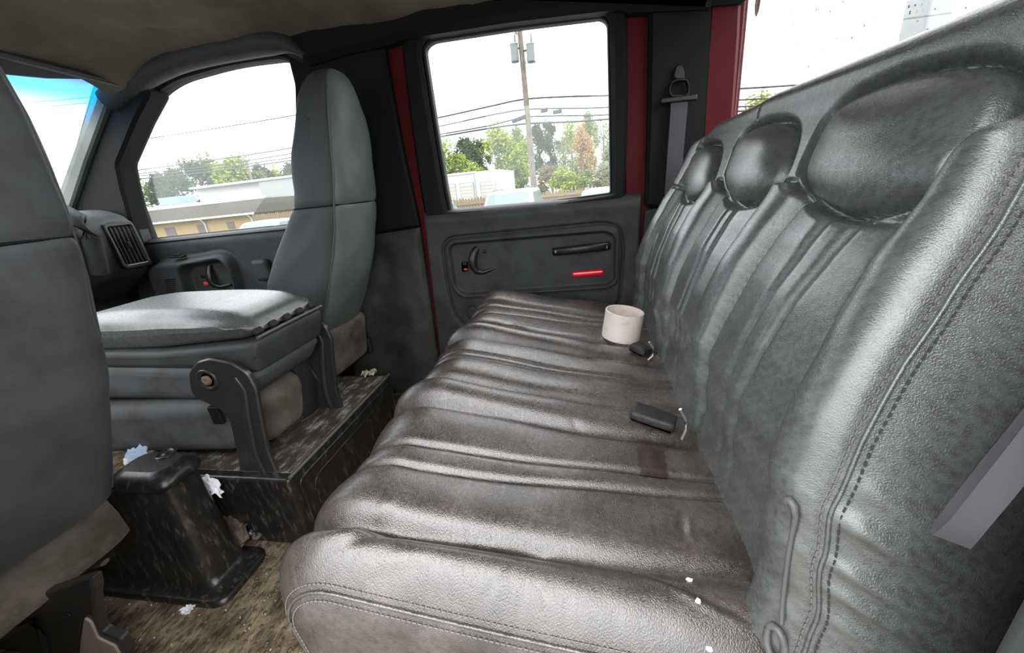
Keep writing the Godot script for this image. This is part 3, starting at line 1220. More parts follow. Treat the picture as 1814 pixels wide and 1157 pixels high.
func build_doors() -> void:
	# rear door
	var door := thing("door_1", "far rear door, dark grey moulded panel below a framed window", "door", Vector3(-0.25, 0.1, ZD))
	door.set_meta("kind", "structure")
	var outer := rounded(zpoly([783, 440, 794, 422, 1070, 395, 1098, 402, 1105, 440, 1097, 545, 830, 585, 806, 560, 795, 520], ZD), 0.05)
	var inner := rounded(zpoly([796, 440, 804, 432, 1074, 410, 1090, 420, 1089, 496, 1076, 505, 820, 522, 806, 506], ZD), 0.035)
	var plug := wz(839, 556, ZD)
	var g := Geo.new()
	hpanel(g, zpoly([786, 700, 1128, 640, 1137, 341, 748, 376], ZD), ZD, 230, 190, func(x: float, y: float) -> float:
		var pt := Vector2(x, y)
		var o := sdf(outer, pt)
		var h := -0.012 * gauss(o, 0.006)
		if o < 0.0:
			var i := sdf(inner, pt)
			h += 0.004 * smoothstep(0.0, -0.012, o)
			h += 0.007 * gauss(i - 0.008, 0.008)
			h -= 0.016 * smoothstep(0.004, -0.006, i)
		var pr := Vector2(plug.x, plug.y).distance_to(pt)
		if pr < 0.06:
			h += 0.004 * smoothstep(0.034, 0.030, pr) - 0.006 * gauss(pr - 0.035, 0.004)
		h += 0.004 * gauss(y - 0.872, 0.03)
		return h, 0.014, 0.05, 0.045)
	obj("door_panel", g, M.trim, door)
	# window surround, seal and pane
	var fo := rounded(zpoly([752, 392, 742, 340, 722, 200, 706, 66, 740, 50, 920, 26, 1100, 4, 1112, 12, 1114, 180, 1108, 352, 960, 372], ZD), 0.06, 5, [0, 9, 10])
	var fi := rounded(zpoly([790, 376, 782, 340, 757, 190, 740, 80, 756, 62, 920, 38, 1068, 20, 1081, 30, 1084, 180, 1086, 344, 960, 362], ZD), 0.05, 5, [0, 9, 10])
	g = Geo.new()
	g.ring(ccw(fo.duplicate()), ccw(fi.duplicate()), at_z(-1.77), 0.062, 0.014)
	obj("window_frame", g, M.trim_dark, door)
	var gi := rounded(zpoly([795, 373, 788, 340, 763, 190, 746, 80, 760, 68, 920, 43, 1066, 25, 1077, 34, 1080, 180, 1082, 342, 960, 358], ZD), 0.05, 5, [0, 9, 10])
	g = Geo.new()
	g.ring(ccw(fi.duplicate()), ccw(gi.duplicate()), at_z(-1.77), 0.035, 0.004)
	obj("window_seal", g, M.rubber, door)
	g = Geo.new()
	g.prism(fi, at_z(-1.752), 0.004, 0.0005)
	obj("window_pane", g, M.glass, door, "clear door glass")
	# pull strap
	g = Geo.new()
	var strap := PackedVector3Array()
	for k in 17:
		var t := k / 16.0
		var c := wz(lerpf(980, 1080, t), lerpf(447, 436, t), ZD)
		strap.append(c + Vector3(0, 0.004 * sin(PI * t), -0.012 + 0.03 * pow(sin(PI * t), 0.6)))
	g.tube(strap, 0.018, 10, false, 0.55, Vector3(0, 0, 1))
	var pull := obj("pull_handle", g, M.black, door, "black pull strap")
	for c: Array in [[985, 446], [1074, 438]]:
		g = Geo.new()
		var at := wz(c[0], c[1], ZD + 0.006)
		g.lathe(PackedVector2Array([Vector2(0.007, -0.006), Vector2(0.007, 0.001), Vector2(0.005, 0.003), Vector2(0.0025, 0.0032), Vector2(0.0022, 0.001), Vector2(0.0001, 0.001)]), Transform3D(Basis(Vector3(1, 0, 0), Vector3(0, 0, 1), Vector3(0, -1, 0)), at), 14)
		obj("screw", g, M.steel, pull)
	# red marker lens
	g = Geo.new()
	var lens := PackedVector3Array()
	var a := wz(1017, 487, ZD)
	var b := wz(1066, 483, ZD)
	g.tube(PackedVector3Array([a + (a - b).normalized() * 0.008, a + (a - b).normalized() * 0.006, a, b, b + (b - a).normalized() * 0.006, b + (b - a).normalized() * 0.008]) , PackedFloat32Array([0.006, 0.011, 0.0145, 0.0145, 0.011, 0.006]), 12, false, 0.62, Vector3(0, 0, 1))
	for i in g.v.size():
		g.v[i].z -= 0.006
	obj("reflector", g, M.reflector, door, "glossy red marker lens")
	g = Geo.new()
	g.prism(rounded(zpoly([1010, 480, 1068, 474, 1074, 482, 1071, 490, 1016, 496, 1010, 490], ZD - 0.016), 0.012), at_z(ZD - 0.022), 0.008, 0.002)
	obj("reflector_bezel", g, M.rubber, door)
	# inside handle: recessed plate, lever and screw
	g = Geo.new()
	rect_uv(g, [846, 440, 880, 437, 882, 478, 850, 482], ZD - 0.016, 0.003, 0.01, 0.002)
	var plate := obj("handle_plate", g, M.trim_dark, door)
	g = Geo.new()
	var lever := PackedVector3Array()
	for c: Array in [[846, 438, 0.006], [841, 446, 0.016], [839, 458, 0.024], [840, 470, 0.024], [846, 480, 0.018], [857, 482, 0.012], [868, 478, 0.008], [879, 474, 0.003]]:
		lever.append(wz(c[0], c[1], ZD - 0.016) + Vector3(0, 0, c[2]))
	g.tube(lever, PackedFloat32Array([0.012, 0.017, 0.019, 0.018, 0.014, 0.010, 0.007, 0.004]), 10, false, 0.6, Vector3(0, 0, 1))
	obj("handle_lever", g, M.black, plate)
	g = Geo.new()
	g.lathe(PackedVector2Array([Vector2(0.008, 0), Vector2(0.007, 0.004), Vector2(0.004, 0.006), Vector2(0.0001, 0.0062)]), Transform3D(Basis(Vector3(1, 0, 0), Vector3(0, 0, 1), Vector3(0, -1, 0)), wz(858, 446, ZD - 0.012)), 12)
	obj("screw", g, M.black, plate)
	g = Geo.new()
	rect_uv(g, [817, 463, 830, 462, 831, 481, 818, 482], ZD - 0.016, 0.004, 0.006, 0.002)
	g.rbox(wz(823, 467, ZD - 0.006), Vector3(0.022, 0.016, 0.012), 0.004)
	var lock := obj("lock_slider", g, M.black, door)
	g = Geo.new()
	g.rbox(wz(825, 477, ZD - 0.010), Vector3(0.018, 0.010, 0.004), 0.0015)
	obj("lock_mark", g, M.orange_red, lock, "red lock mark")

	# front door
	var fd := thing("door_2", "far front door with armrest pod, handle and sloping window", "door", Vector3(-1.8, 0.1, ZD))
	fd.set_meta("kind", "structure")
	var pod := rounded(zpoly([274, 470, 286, 460, 330, 455, 396, 444, 418, 456, 431, 488, 440, 545, 420, 600, 330, 600, 300, 545, 280, 500], ZD), 0.04)
	var cup := rounded(zpoly([333, 474, 342, 466, 402, 455, 416, 468, 427, 500, 430, 560, 360, 570], ZD), 0.03)
	g = Geo.new()
	hpanel(g, zpoly([290, 800, 560, 760, 530, 396, 226, 427], ZD), ZD, 190, 130, func(x: float, y: float) -> float:
		var pt := Vector2(x, y)
		var o := sdf(pod, pt)
		var h := 0.062 * smoothstep(0.004, -0.03, o) - 0.004 * gauss(o - 0.006, 0.006)
		if o < 0:
			h -= 0.058 * smoothstep(0.004, -0.02, sdf(cup, pt))
		return h, 0.014, 0.05, 0.06)
	obj("door_panel", g, M.trim, fd)
	g = Geo.new()
	for k in 9:
		var c := wz(302 + k * 0.6, 495 + k * 3.6, ZD + 0.058)
		g.rbox(c, Vector3(0.075 - k * 0.002, 0.006, 0.012), 0.0025)
	obj("speaker_grille", g, M.black, fd, "", "stuff")
	g = Geo.new()
	g.rbox(wz(316, 455, ZD + 0.03), Vector3(0.075, 0.010, 0.03), 0.004)
	g.rbox(wz(314, 452, ZD + 0.032), Vector3(0.04, 0.010, 0.016), 0.003)
	obj("window_switch", g, M.black, fd)
	g = Geo.new()
	lever = PackedVector3Array()
	for c: Array in [[374, 469, 0.012], [378, 482, 0.03], [382, 495, 0.034], [388, 504, 0.028], [398, 507, 0.018], [412, 503, 0.01]]:
		lever.append(wz(c[0], c[1], ZD) + Vector3(0, 0, c[2]))
	g.tube(lever, PackedFloat32Array([0.012, 0.017, 0.018, 0.014, 0.009, 0.006]), 10, false, 0.6, Vector3(0, 0, 1))
	obj("handle_lever", g, M.black, fd)
	g = Geo.new()
	g.rbox(wz(366, 502, ZD + 0.012), Vector3(0.03, 0.018, 0.012), 0.004)
	obj("lock_mark", g, M.orange_red, fd, "red lock mark")
	g = Geo.new()
	g.rbox(wz(361, 490, ZD + 0.010), Vector3(0.034, 0.018, 0.012), 0.004)
	obj("lock_slider", g, M.black, fd)
	g = Geo.new()
	g.rbox(wz(466, 478, ZD + 0.012), Vector3(0.10, 0.11, 0.05), 0.024, Basis(), 4)
	obj("pull_cup", g, M.trim, fd)
	fo = rounded(zpoly([244, 436, 188, 300, 222, 206, 250, 158, 294, 128, 398, 100, 494, 90, 524, 98, 534, 136, 536, 260, 534, 404, 390, 420], ZD), 0.14, 5, [0, 10, 11])
	fi = rounded(zpoly([256, 430, 205, 296, 236, 214, 264, 168, 302, 141, 400, 113, 488, 102, 510, 107, 520, 136, 524, 260, 522, 404, 390, 416], ZD), 0.12, 5, [0, 10, 11])
	g = Geo.new()
	g.ring(ccw(fo.duplicate()), ccw(fi.duplicate()), at_z(-1.775), 0.070, 0.012)
	obj("window_frame", g, M.trim_dark, fd)
	g = Geo.new()
	g.prism(fi, at_z(-1.752), 0.004, 0.0005)
	obj("window_pane", g, M.glass, fd, "clear door glass")
	# sail-shaped corner trim by the windscreen pillar
	g = Geo.new()
	g.prism(rounded(zpoly([176, 306, 204, 294, 258, 432, 190, 440], ZD), 0.02), at_z(-1.74), 0.055, 0.010)
	obj("corner_trim", g, M.trim, fd)


# ---------------------------------------------------------------- front seats
# rows of the seat back seen from behind: [height from the eye, front x, rear x, half width, drift of the rear edge]
const SEAT_ROWS := [
	[-0.60, -1.36, -1.105, 0.166], [-0.55, -1.35, -1.075, 0.167], [-0.45, -1.34, -1.018, 0.168], [-0.37, -1.32, -0.972, 0.168], [-0.29, -1.30, -0.932, 0.168], [-0.20, -1.24, -0.897, 0.168],
	[-0.083, -1.14, -0.862, 0.167], [-0.02, -1.09, -0.851, 0.166], [0.01, -1.07, -0.845, 0.166], [0.05, -1.055, -0.836, 0.164], [0.10, -1.045, -0.826, 0.161], [0.18, -1.025, -0.816, 0.155], [0.24, -1.005, -0.812, 0.145],
	[0.30, -0.985, -0.810, 0.132], [0.355, -0.965, -0.812, 0.114], [0.395, -0.945, -0.816, 0.094], [0.420, -0.925, -0.822, 0.075], [0.436, -0.905, -0.830, 0.052], [0.444, -0.89, -0.843, 0.028], [0.447, -0.88, -0.86, 0.006],
]


func seat_row(y: float) -> Array:
	var last := SEAT_ROWS.size() - 1
	if y <= SEAT_ROWS[0][0]:
		return SEAT_ROWS[0]
	for k in range(1, last + 1):
		if y <= SEAT_ROWS[k][0]:
			var a: Array = SEAT_ROWS[k - 1]
			var b: Array = SEAT_ROWS[k]
			var t: float = (y - a[0]) / (b[0] - a[0])
			return [y, lerpf(a[1], b[1], t), lerpf(a[2], b[2], t), lerpf(a[3], b[3], t)]
	return SEAT_ROWS[last]


func seat_point(cz: float, y: float, w: float, puff := 0.0) -> Vector3:
	# w runs round the section, 0 at the middle of the rear face, towards the cab's middle first
	var r := seat_row(y)
	var cx: float = (r[1] + r[2]) / 2
	var hx: float = absf(r[2] - r[1]) / 2 + puff
	var hz: float = r[3] + puff
	var e := 4.4
	var c := cos(w)
	var s := sin(w)
	var k := pow(pow(absf(c), e) + pow(absf(s), e), -1.0 / e)
	var x := cx + hx * c * k
	# the rear face is gently dished, the flanks are padded
	x += 0.010 * pow(absf(s * k), 2.0) * (1.0 if c > 0 else 0.0) * -1.0
	var z := cz + hz * s * k
	return Vector3(x, EYE + y, z)


func make_front_seat(cz: float, inward: float, label: String, rear_mat: Material) -> Node3D:
	var t := thing("front_seat", label, "seat", Vector3(-1.15, 0.26, cz), "front seats")
	var g := Geo.new()
	var seg := 72
	var ny := 110
	var seam_y := -0.010
	for part in 2:
		var y0 := -0.60 if part == 0 else seam_y
		var y1 := seam_y if part == 0 else 0.447
		var mi: Material = rear_mat
		# two covers meet at the flank seam: the panel behind and the padded flank
		for face in 2:
			g = Geo.new()
			var p := PackedVector3Array()
			var w0 := -0.86 if face == 0 else 0.86
			var w1 := 0.86 if face == 0 else TAU - 0.86
			var cnt := 26 if face == 0 else 60
			var rows := 60
			for j in rows:
				var v := float(j) / (rows - 1)
				if part == 1:
					v = 1 - pow(1 - v, 1.6)
				var y := lerpf(y0, y1, v)
				for i in cnt:
					var w := lerpf(w0, w1, float(i) / (cnt - 1))
					var edge := minf(w - w0, w1 - w)
					var e2 := minf(absf(y - seam_y), 1.0)
					var puff := -0.005 * exp(-edge * 22.0) - 0.006 * exp(-e2 * 130.0)
					puff += 0.003 * sin(y * 23.0 + w * 2.0) * sin(w * 3.0 + y * 5.0)
					p.append(seat_point(cz, y, w * inward, puff))
			g.grid(p, cnt, rows, inward > 0)
			var nm := "headrest" if part == 1 else "seat_back"
			if face == 1:
				nm += "_flank"
			obj(nm, g, rear_mat if face == 0 else M.seat_flank, t)
	# piping along the seams
	for sgn in [-1.0, 1.0]:
		g = Geo.new()
		var line := PackedVector3Array()
		for k in 90:
			line.append(seat_point(cz, lerpf(-0.59, 0.43, k / 89.0), 0.86 * sgn, -0.0035))
		g.tube(line, 0.0034, 6)
		obj("piping", g, M.piping, t)
	g = Geo.new()
	var ring := PackedVector3Array()
	for k in 80:
		ring.append(seat_point(cz, seam_y, TAU * k / 80, -0.005))
	g.tube(ring, 0.003, 6, true)
	obj("seam", g, M.trim_dark, t)
	# seat cushion with a carpeted back
	g = Geo.new()
	var cw := 0.168
	g.rbox(Vector3(-1.50, 0.42, cz), Vector3(0.52, 0.17, cw * 2), 0.05, Basis(Vector3(0, 0, 1), 0.06), 4)
	obj("seat_cushion", g, M.seat_back, t)
	return t


func build_front_seats() -> void:
	var a := make_front_seat(-0.413, -1.0, "nearest high-backed grey vinyl front seat filling the left edge of the view", M.seat_back)
	var b := make_front_seat(-1.497, 1.0, "high-backed front seat beside the far front door, its rear panel faded greenish grey", M.seat_green)
	# carpeted pad under the near seat, seen below its back
	var g := Geo.new()
	var z0 := -0.585
	var z1 := -0.25
	var sec := [[-1.235, 0.352], [-1.215, 0.345], [-1.20, 0.30], [-1.195, 0.235], [-1.215, 0.222], [-1.50, 0.16], [-1.60, 0.30]]
	var p := PackedVector3Array()
	for k in 12:
		var z := lerpf(z0, z1, k / 11.0)
		var e := minf(k, 11 - k)
		var sh := 0.014 if e == 0 else (0.003 if e == 1 else 0.0)
		for q: Array in sec:
			var c := Vector2(-1.4, 0.27)
			var d := Vector2(q[0], q[1])
			d += (c - d).normalized() * sh
			p.append(Vector3(d.x, d.y, z))
	g.grid(p, sec.size(), 12, false, true)
	var cap := PackedVector2Array()
	for i in sec.size():
		cap.append(Vector2(p[i].x, p[i].y))
	g.prism(cap, at_z(z0 + 0.001), 0.004, 0.0005)
	obj("carpet_pad", g, M.carpet, a, "grey brown carpeted pad")
	# steel pedestal with a hole and a torn bottom edge
	g = Geo.new()
	var pz := -0.405
	var plate := zpoly([-60, 1110, 60, 1056, 95, 1046, 128, 1034, 160, 1026, 166, 1045, 164, 1060, 168, 1100, 178, 1122, 212, 1136, 226, 1160, 205, 1190, -60, 1190], pz)
	g.prism(rounded(plate, 0.008), at_z(pz - 0.02), 0.02, 0.004)
	var ped := obj("pedestal", g, M.bracket, a, "black steel pedestal")
	g = Geo.new()
	g.lathe(PackedVector2Array([Vector2(0.009, 0.001), Vector2(0.0095, 0.003), Vector2(0.0075, 0.003), Vector2(0.007, 0.0008), Vector2(0.0001, 0.0008)]), Transform3D(Basis(Vector3(1, 0, 0), Vector3(0, 0, 1), Vector3(0, -1, 0)), wz(122, 1090, pz)), 18)
	obj("bolt_hole", g, M.rubber, ped)
	g = Geo.new()
	g.tube(PackedVector3Array([wz(-30, 1150, pz), wz(20, 1118, pz + 0.004), wz(58, 1100, pz + 0.004), wz(76, 1125, pz), wz(88, 1180, pz)]), 0.008, 8)
	obj("pressed_rib", g, M.bracket, ped)
	g = Geo.new()
	g.prism(rounded(zpoly([152, 1092, 164, 1100, 176, 1128, 206, 1142, 216, 1160, 200, 1185, 140, 1185, 146, 1130], pz), 0.006), at_z(pz), 0.004, 0.0015)
	obj("rusted_foot", g, M.foot, ped, "rust-bitten pale foot")
	g = Geo.new()
	g.tube(PackedVector3Array([wz(50, 1050, -0.545), wz(110, 1028, -0.545), wz(160, 1004, -0.55), wz(186, 996, -0.555)]), 0.012, 8, false, 0.5)
	g.tube(PackedVector3Array([wz(95, 1020, -0.57), wz(150, 985, -0.57), wz(190, 970, -0.575)]), 0.010, 8, false, 0.5)
	obj("slide_rail", g, M.rust, a, "rusty slide rail")
	g = Geo.new()
	g.rbox(wz(176, 874, -0.60), Vector3(0.05, 0.02, 0.03), 0.006, Basis(Vector3(0, 0, 1), 0.2))
	obj("cover_hook", g, M.trim, a)
	# under the far seat: carpeted pad and steel legs on the riser
	g = Geo.new()
	g.rbox(Vector3(-1.24, 0.41, -1.50), Vector3(0.36, 0.24, 0.30), 0.04, Basis(Vector3(0, 0, 1), -0.18), 3)
	obj("carpet_pad", g, M.carpet, b, "grey brown carpeted pad")
	g = Geo.new()
	g.rbox(Vector3(-1.065, 0.335, -1.275), Vector3(0.03, 0.17, 0.03), 0.008)
	g.rbox(Vector3(-1.06, 0.43, -1.27), Vector3(0.05, 0.012, 0.09), 0.004)
	obj("seat_leg", g, M.bracket, b)
	g = Geo.new()
	g.rbox(Vector3(-1.10, 0.30, -1.66), Vector3(0.05, 0.08, 0.03), 0.008)
	obj("seat_leg", g, M.bracket, b)


# ---------------------------------------------------------------- folded middle seat, riser and the pieces on the floor
func build_center() -> void:
	# riser box
	var t := thing("seat_riser", "long low black plastic riser box with a muddy top under the folded middle seat", "box", Vector3(-1.2, 0.0, -1.1))
	var g := Geo.new()
	g.rbox(Vector3(-1.165, 0.124, -1.095), Vector3(0.60, 0.262, 0.66), 0.012, Basis(), 3)
	obj("box", g, M.riser, t)
	g = Geo.new()
	g.rbox(Vector3(-1.18, 0.2545, -1.10), Vector3(0.60, 0.006, 0.61), 0.003)
	obj("box_top", g, M.riser_top, t, "mud-caked top")
	g = Geo.new()
	var lip := PackedVector3Array([Vector3(-0.868, 0.256, -0.775), Vector3(-0.866, 0.257, -1.0), Vector3(-0.866, 0.257, -1.2), Vector3(-0.868, 0.256, -1.42)])
	g.tube(lip, 0.006, 8)
	obj("rim", g, M.piping, t, "worn pale rim")
	g = Geo.new()
	for inset in [0.0]:
		var fr := rounded(PackedVector2Array([Vector2(-1.405, 0.022), Vector2(-0.80, 0.022), Vector2(-0.80, 0.225), Vector2(-1.405, 0.225)]), 0.025)
		var loop := PackedVector3Array()
		for q in fr:
			loop.append(Vector3(-0.864, q.y, q.x))
		g.tube(loop, 0.0035, 6, true)
	var fr2 := rounded(PackedVector2Array([Vector2(-1.35, 0.05), Vector2(-0.85, 0.05), Vector2(-0.85, 0.185), Vector2(-1.35, 0.185)]), 0.04)
	var loop2 := PackedVector3Array()
	for q in fr2:
		loop2.append(Vector3(-0.8645, q.y, q.x))
	g.tube(loop2, 0.0022, 6, true)
	obj("moulded_bead", g, M.riser, t)

	# folded middle seat
	t = thing("folding_seat", "grey vinyl middle seat folded flat as a table between the front seats", "seat", Vector3(-1.2, 0.26, -0.98))
	var zc := -0.975
	var hw := 0.150
	# upper pad, rounded like a loaf, its rear edge cut away to the fastener strip
	for part in 3:
		g = Geo.new()
		var prof: Array
		match part:
			0: prof = [[-1.62, 0.675], [-1.60, 0.725], [-1.50, 0.755], [-1.36, 0.764], [-1.20, 0.762], [-1.05, 0.757], [-0.965, 0.745], [-0.915, 0.722], [-0.893, 0.695], [-0.890, 0.684], [-0.93, 0.665], [-1.2, 0.645], [-1.6, 0.640]]
			1: prof = [[-1.60, 0.655], [-1.20, 0.650], [-0.93, 0.665], [-0.872, 0.672], [-0.880, 0.630], [-0.902, 0.575], [-0.918, 0.572], [-1.0, 0.585], [-1.6, 0.60]]
			2: prof = [[-1.60, 0.62], [-0.96, 0.60], [-0.912, 0.578], [-0.912, 0.555], [-0.935, 0.515], [-0.968, 0.490], [-1.03, 0.478], [-1.20, 0.478], [-1.60, 0.482]]
		var poly := PackedVector2Array()
		for q: Array in prof:
			poly.append(Vector2(q[0], q[1]))
		poly = rounded(ccw(poly), 0.02 if part != 0 else 0.05, 4)
		var cnt := poly.size()
		var cen := Vector2(-1.22, (0.71 if part == 0 else (0.62 if part == 1 else 0.55)))
		var p := PackedVector3Array()
		var nz := 24
		var rr := 0.055 if part == 0 else (0.02 if part == 1 else 0.04)
		for k in nz + 1:
			var z := -hw + 2 * hw * k / nz
			z = hw * sin(PI * 0.5 * z / hw)
			var e := hw - absf(z)
			var inn := 0.0
			if e < rr:
				inn = rr - sqrt(maxf(0, rr * rr - (rr - e) * (rr - e)))
			for q in poly:
				var m := Vector2(0, signf(cen.y - q.y) * minf(inn, absf(cen.y - q.y) * 0.85))
				m.x = -inn * smoothstep(-1.0, -0.9, q.x)
				p.append(Vector3(q.x + m.x, q.y + m.y, zc - z + 0.002 * sin(q.x * 30.0 + q.y * 11.0)))
		g.grid(p, cnt, nz + 1, true, true)
		for side in 2:
			var ring := PackedVector2Array()
			for i in cnt:
				var q := p[(0 if side == 0 else nz * cnt) + i]
				ring.append(Vector2(q.x, q.y))
			var tt := Geometry2D.triangulate_polygon(ring)
			for i in range(0, tt.size(), 3):
				var o := 0 if side == 0 else nz * cnt
				g.tri(p[o + tt[i]], p[o + tt[i + 1]], p[o + tt[i + 2]], Vector3(0, 0, 1 if side == 0 else -1))
		obj(["top_pad", "rear_board", "seat_back_shell"][part], g, [M.leather, M.trim, M.seat_back][part], t)
	# torn fastener tabs along the rear edge
	for k in 5:
		g = Geo.new()
		var z := lerpf(-0.858, -1.085, k / 4.0)
		g.rbox(Vector3(-0.884, 0.690, z), Vector3(0.02, 0.016, 0.026), 0.005, Basis(Vector3(0, 0, 1), -0.9).rotated(Vector3(0, 1, 0), rng.randf_range(-0.2, 0.2)), 2)
		obj("fastener_tab", g, M.rubber, t)
	g = Geo.new()
	g.tube(PackedVector3Array([Vector3(-0.873, 0.677, -0.838), Vector3(-0.873, 0.678, -0.98), Vector3(-0.873, 0.677, -1.118)]), 0.005, 6)
	obj("fastener_strip", g, M.piping, t)
	# near side panel below the pad: the old cushion's flank
	g = Geo.new()
	g.rbox(Vector3(-1.42, 0.375, -0.97), Vector3(0.72, 0.19, 0.31), 0.05, Basis(Vector3(0, 0, 1), 0.05), 4)
	obj("seat_cushion", g, M.seat_back, t)
	g = Geo.new()
	g.rbox(Vector3(-1.10, 0.385, -0.985), Vector3(0.22, 0.21, 0.20), 0.06, Basis(Vector3(0, 0, 1), -0.25), 4)
	obj("carpet_pad", g, M.carpet, t, "grey brown carpeted pad")
	# steel hinge arms
	for side in 2:
		var z := -0.800 if side == 0 else -1.15
		g = Geo.new()
		var arm := [338, 690, 335, 660, 350, 640, 372, 634, 410, 642, 440, 660, 455, 688, 462, 730, 476, 800, 494, 842, 428, 842, 420, 800, 408, 745, 396, 728, 368, 714, 350, 706]
		var poly := rounded(zpoly(arm, -0.800), 0.012, 4)
		if side == 1:
			var low := PackedVector2Array()
			for q in poly:
				low.append(q)
			poly = low
		g.prism(poly, at_z(z - 0.008), 0.012, 0.004)
		var a := obj("hinge_arm", g, M.bracket, t, "black steel hinge arm" if side == 0 else "")
		g = Geo.new()
		var spine := PackedVector3Array()
		for c: Array in [[418, 668], [434, 690], [440, 740], [452, 800], [470, 838]]:
			var q := wz(c[0], c[1], -0.800)
			spine.append(Vector3(q.x, q.y, z + 0.004))
		g.tube(spine, PackedFloat32Array([0.006, 0.012, 0.014, 0.014, 0.012]), 8, false, 0.7, Vector3(0, 0, 1))
		obj("pressed_rib", g, M.bracket, a)
		g = Geo.new()
		var q2 := wz(370, 672, -0.800)
		var ax := Transform3D(Basis(Vector3(1, 0, 0), Vector3(0, 0, 1), Vector3(0, -1, 0)), Vector3(q2.x, q2.y, z + 0.004))
		g.lathe(PackedVector2Array([Vector2(0.033, -0.002), Vector2(0.033, 0.003), Vector2(0.029, 0.005), Vector2(0.024, 0.003), Vector2(0.02, 0.0), Vector2(0.0001, 0.0)]), ax, 24)
		obj("pivot_boss", g, M.bracket, a)
		g = Geo.new()
		g.lathe(PackedVector2Array([Vector2(0.015, 0.0), Vector2(0.015, 0.006), Vector2(0.012, 0.008), Vector2(0.006, 0.008), Vector2(0.005, 0.005), Vector2(0.0001, 0.005)]), ax, 6)
		obj("pivot_bolt", g, M.rust, a, "rusty pivot bolt")
		g = Geo.new()
		g.rbox(wz(384, 735, -0.808) if side == 0 else Vector3(-1.13, 0.42, z), Vector3(0.035, 0.06, 0.016), 0.005)
		obj("stop_block", g, M.trim_dark, a)
	# rear bracket seen end-on between pad and riser
	g = Geo.new()
	var rb := PackedVector3Array()
	for j in 10:
		var y := lerpf(0.262, 0.47, j / 9.0)
		for i in 7:
			var u := i / 6.0
			rb.append(Vector3(-1.02 + 0.025 * sin(PI * j / 9.0 * 0.8) - 0.05 * absf(u - 0.5) * 0.4, y, lerpf(-1.06, -1.15, u) + 0.01 * sin(j * 0.6)))
	g.grid(rb, 7, 10)
	g.tube(PackedVector3Array([Vector3(-1.0, 0.262, -1.155), Vector3(-0.99, 0.33, -1.158), Vector3(-0.998, 0.40, -1.145), Vector3(-1.02, 0.47, -1.135)]), 0.008, 6)
	obj("rear_bracket", g, M.bracket, t)

	# tapered black cover box on the floor
	t = thing("floor_box", "tapered black plastic cover standing on the floor beside the nearest front seat", "box", Vector3(-1.2, 0.0, -0.65))
	g = Geo.new()
	var lv := [[0.0, -1.62, -0.985, -0.735, -0.555, 0.03], [0.013, -1.62, -0.985, -0.735, -0.555, 0.03], [0.017, -1.61, -0.995, -0.730, -0.562, 0.03], [0.020, -1.57, -1.038, -0.716, -0.586, 0.026], [0.05, -1.54, -1.046, -0.716, -0.590, 0.028], [0.20, -1.43, -1.060, -0.718, -0.602, 0.03], [0.345, -1.29, -1.076, -0.722, -0.612, 0.03], [0.351, -1.27, -1.062, -0.728, -0.601, 0.028], [0.366, -1.265, -1.060, -0.729, -0.600, 0.028], [0.383, -1.25, -1.074, -0.722, -0.614, 0.03], [0.391, -1.235, -1.092, -0.712, -0.632, 0.03]]
	var p2 := PackedVector3Array()
	var per := 0
	for l: Array in lv:
		var rp := rounded(PackedVector2Array([Vector2(l[1], l[2 + 1]), Vector2(l[2], l[3]), Vector2(l[2], l[4]), Vector2(l[1], l[4])]), l[5] * 1.6, 5)
		per = rp.size()
		for q in rp:
			p2.append(Vector3(q.x, l[0], q.y))
	g.grid(p2, per, lv.size(), true, true)
	for i in range(1, per - 1):
		var o := (lv.size() - 1) * per
		g.tri(p2[o], p2[o + i], p2[o + i + 1], Vector3.UP)
	obj("cover", g, M.riser, t)
	g = Geo.new()
	g.lathe(PackedVector2Array([Vector2(0.026, 0.0), Vector2(0.025, 0.003), Vector2(0.019, 0.004), Vector2(0.017, 0.001), Vector2(0.009, 0.001), Vector2(0.008, 0.003), Vector2(0.0001, 0.003)]), Transform3D(Basis(), wy(294, 804, 0.3915)), 22)
	obj("screw_cap", g, M.riser, t)

	# dashboard end with its vent
	t = thing("dashboard", "dark dashboard end with a slatted air vent beyond the nearest seat", "dashboard", Vector3(-2.3, 0.4, -0.9))
	g = Geo.new()
	var dash := [[-2.66, 1.07], [-2.40, 1.085], [-2.30, 1.075], [-2.215, 1.045], [-2.185, 0.99], [-2.19, 0.86], [-2.215, 0.77], [-2.26, 0.735], [-2.45, 0.62], [-2.5, 0.3], [-2.7, 0.3]]
	var dp := PackedVector2Array()
	for q: Array in dash:
		dp.append(Vector2(q[0], q[1]))
	dp = rounded(ccw(dp), 0.03, 4)
	var dn := dp.size()
	var dz := [-0.2, -1.62, -1.645, -1.655, -1.66]
	var ins := [0.0, 0.0, 0.012, 0.03, 0.05]
	var p3 := PackedVector3Array()
	for k in dz.size():
		for q in dp:
			var d: Vector2 = (Vector2(-2.45, 0.85) - q).normalized() * float(ins[k])
			p3.append(Vector3(q.x + d.x, q.y + d.y, dz[k]))
	g.grid(p3, dn, dz.size(), false, true)
	obj("dash_body", g, M.trim, t)
	var vx := -2.183
	g = Geo.new()
	var v0 := -1.505
	var v1 := -1.635
	var fo := rounded(PackedVector2Array([Vector2(v1, 0.795), Vector2(v0, 0.795), Vector2(v0, 1.015), Vector2(v1, 1.015)]), 0.02)
	var fi := rounded(PackedVector2Array([Vector2(v1 + 0.012, 0.815), Vector2(v0 - 0.012, 0.815), Vector2(v0 - 0.012, 0.995), Vector2(v1 + 0.012, 0.995)]), 0.012)
	var vxf := Transform3D(Basis(Vector3(0, 0, -1), Vector3(-0.08, 1, 0), Vector3(1, 0, 0)), Vector3(vx - 0.02 + 0.075, 0, 0))
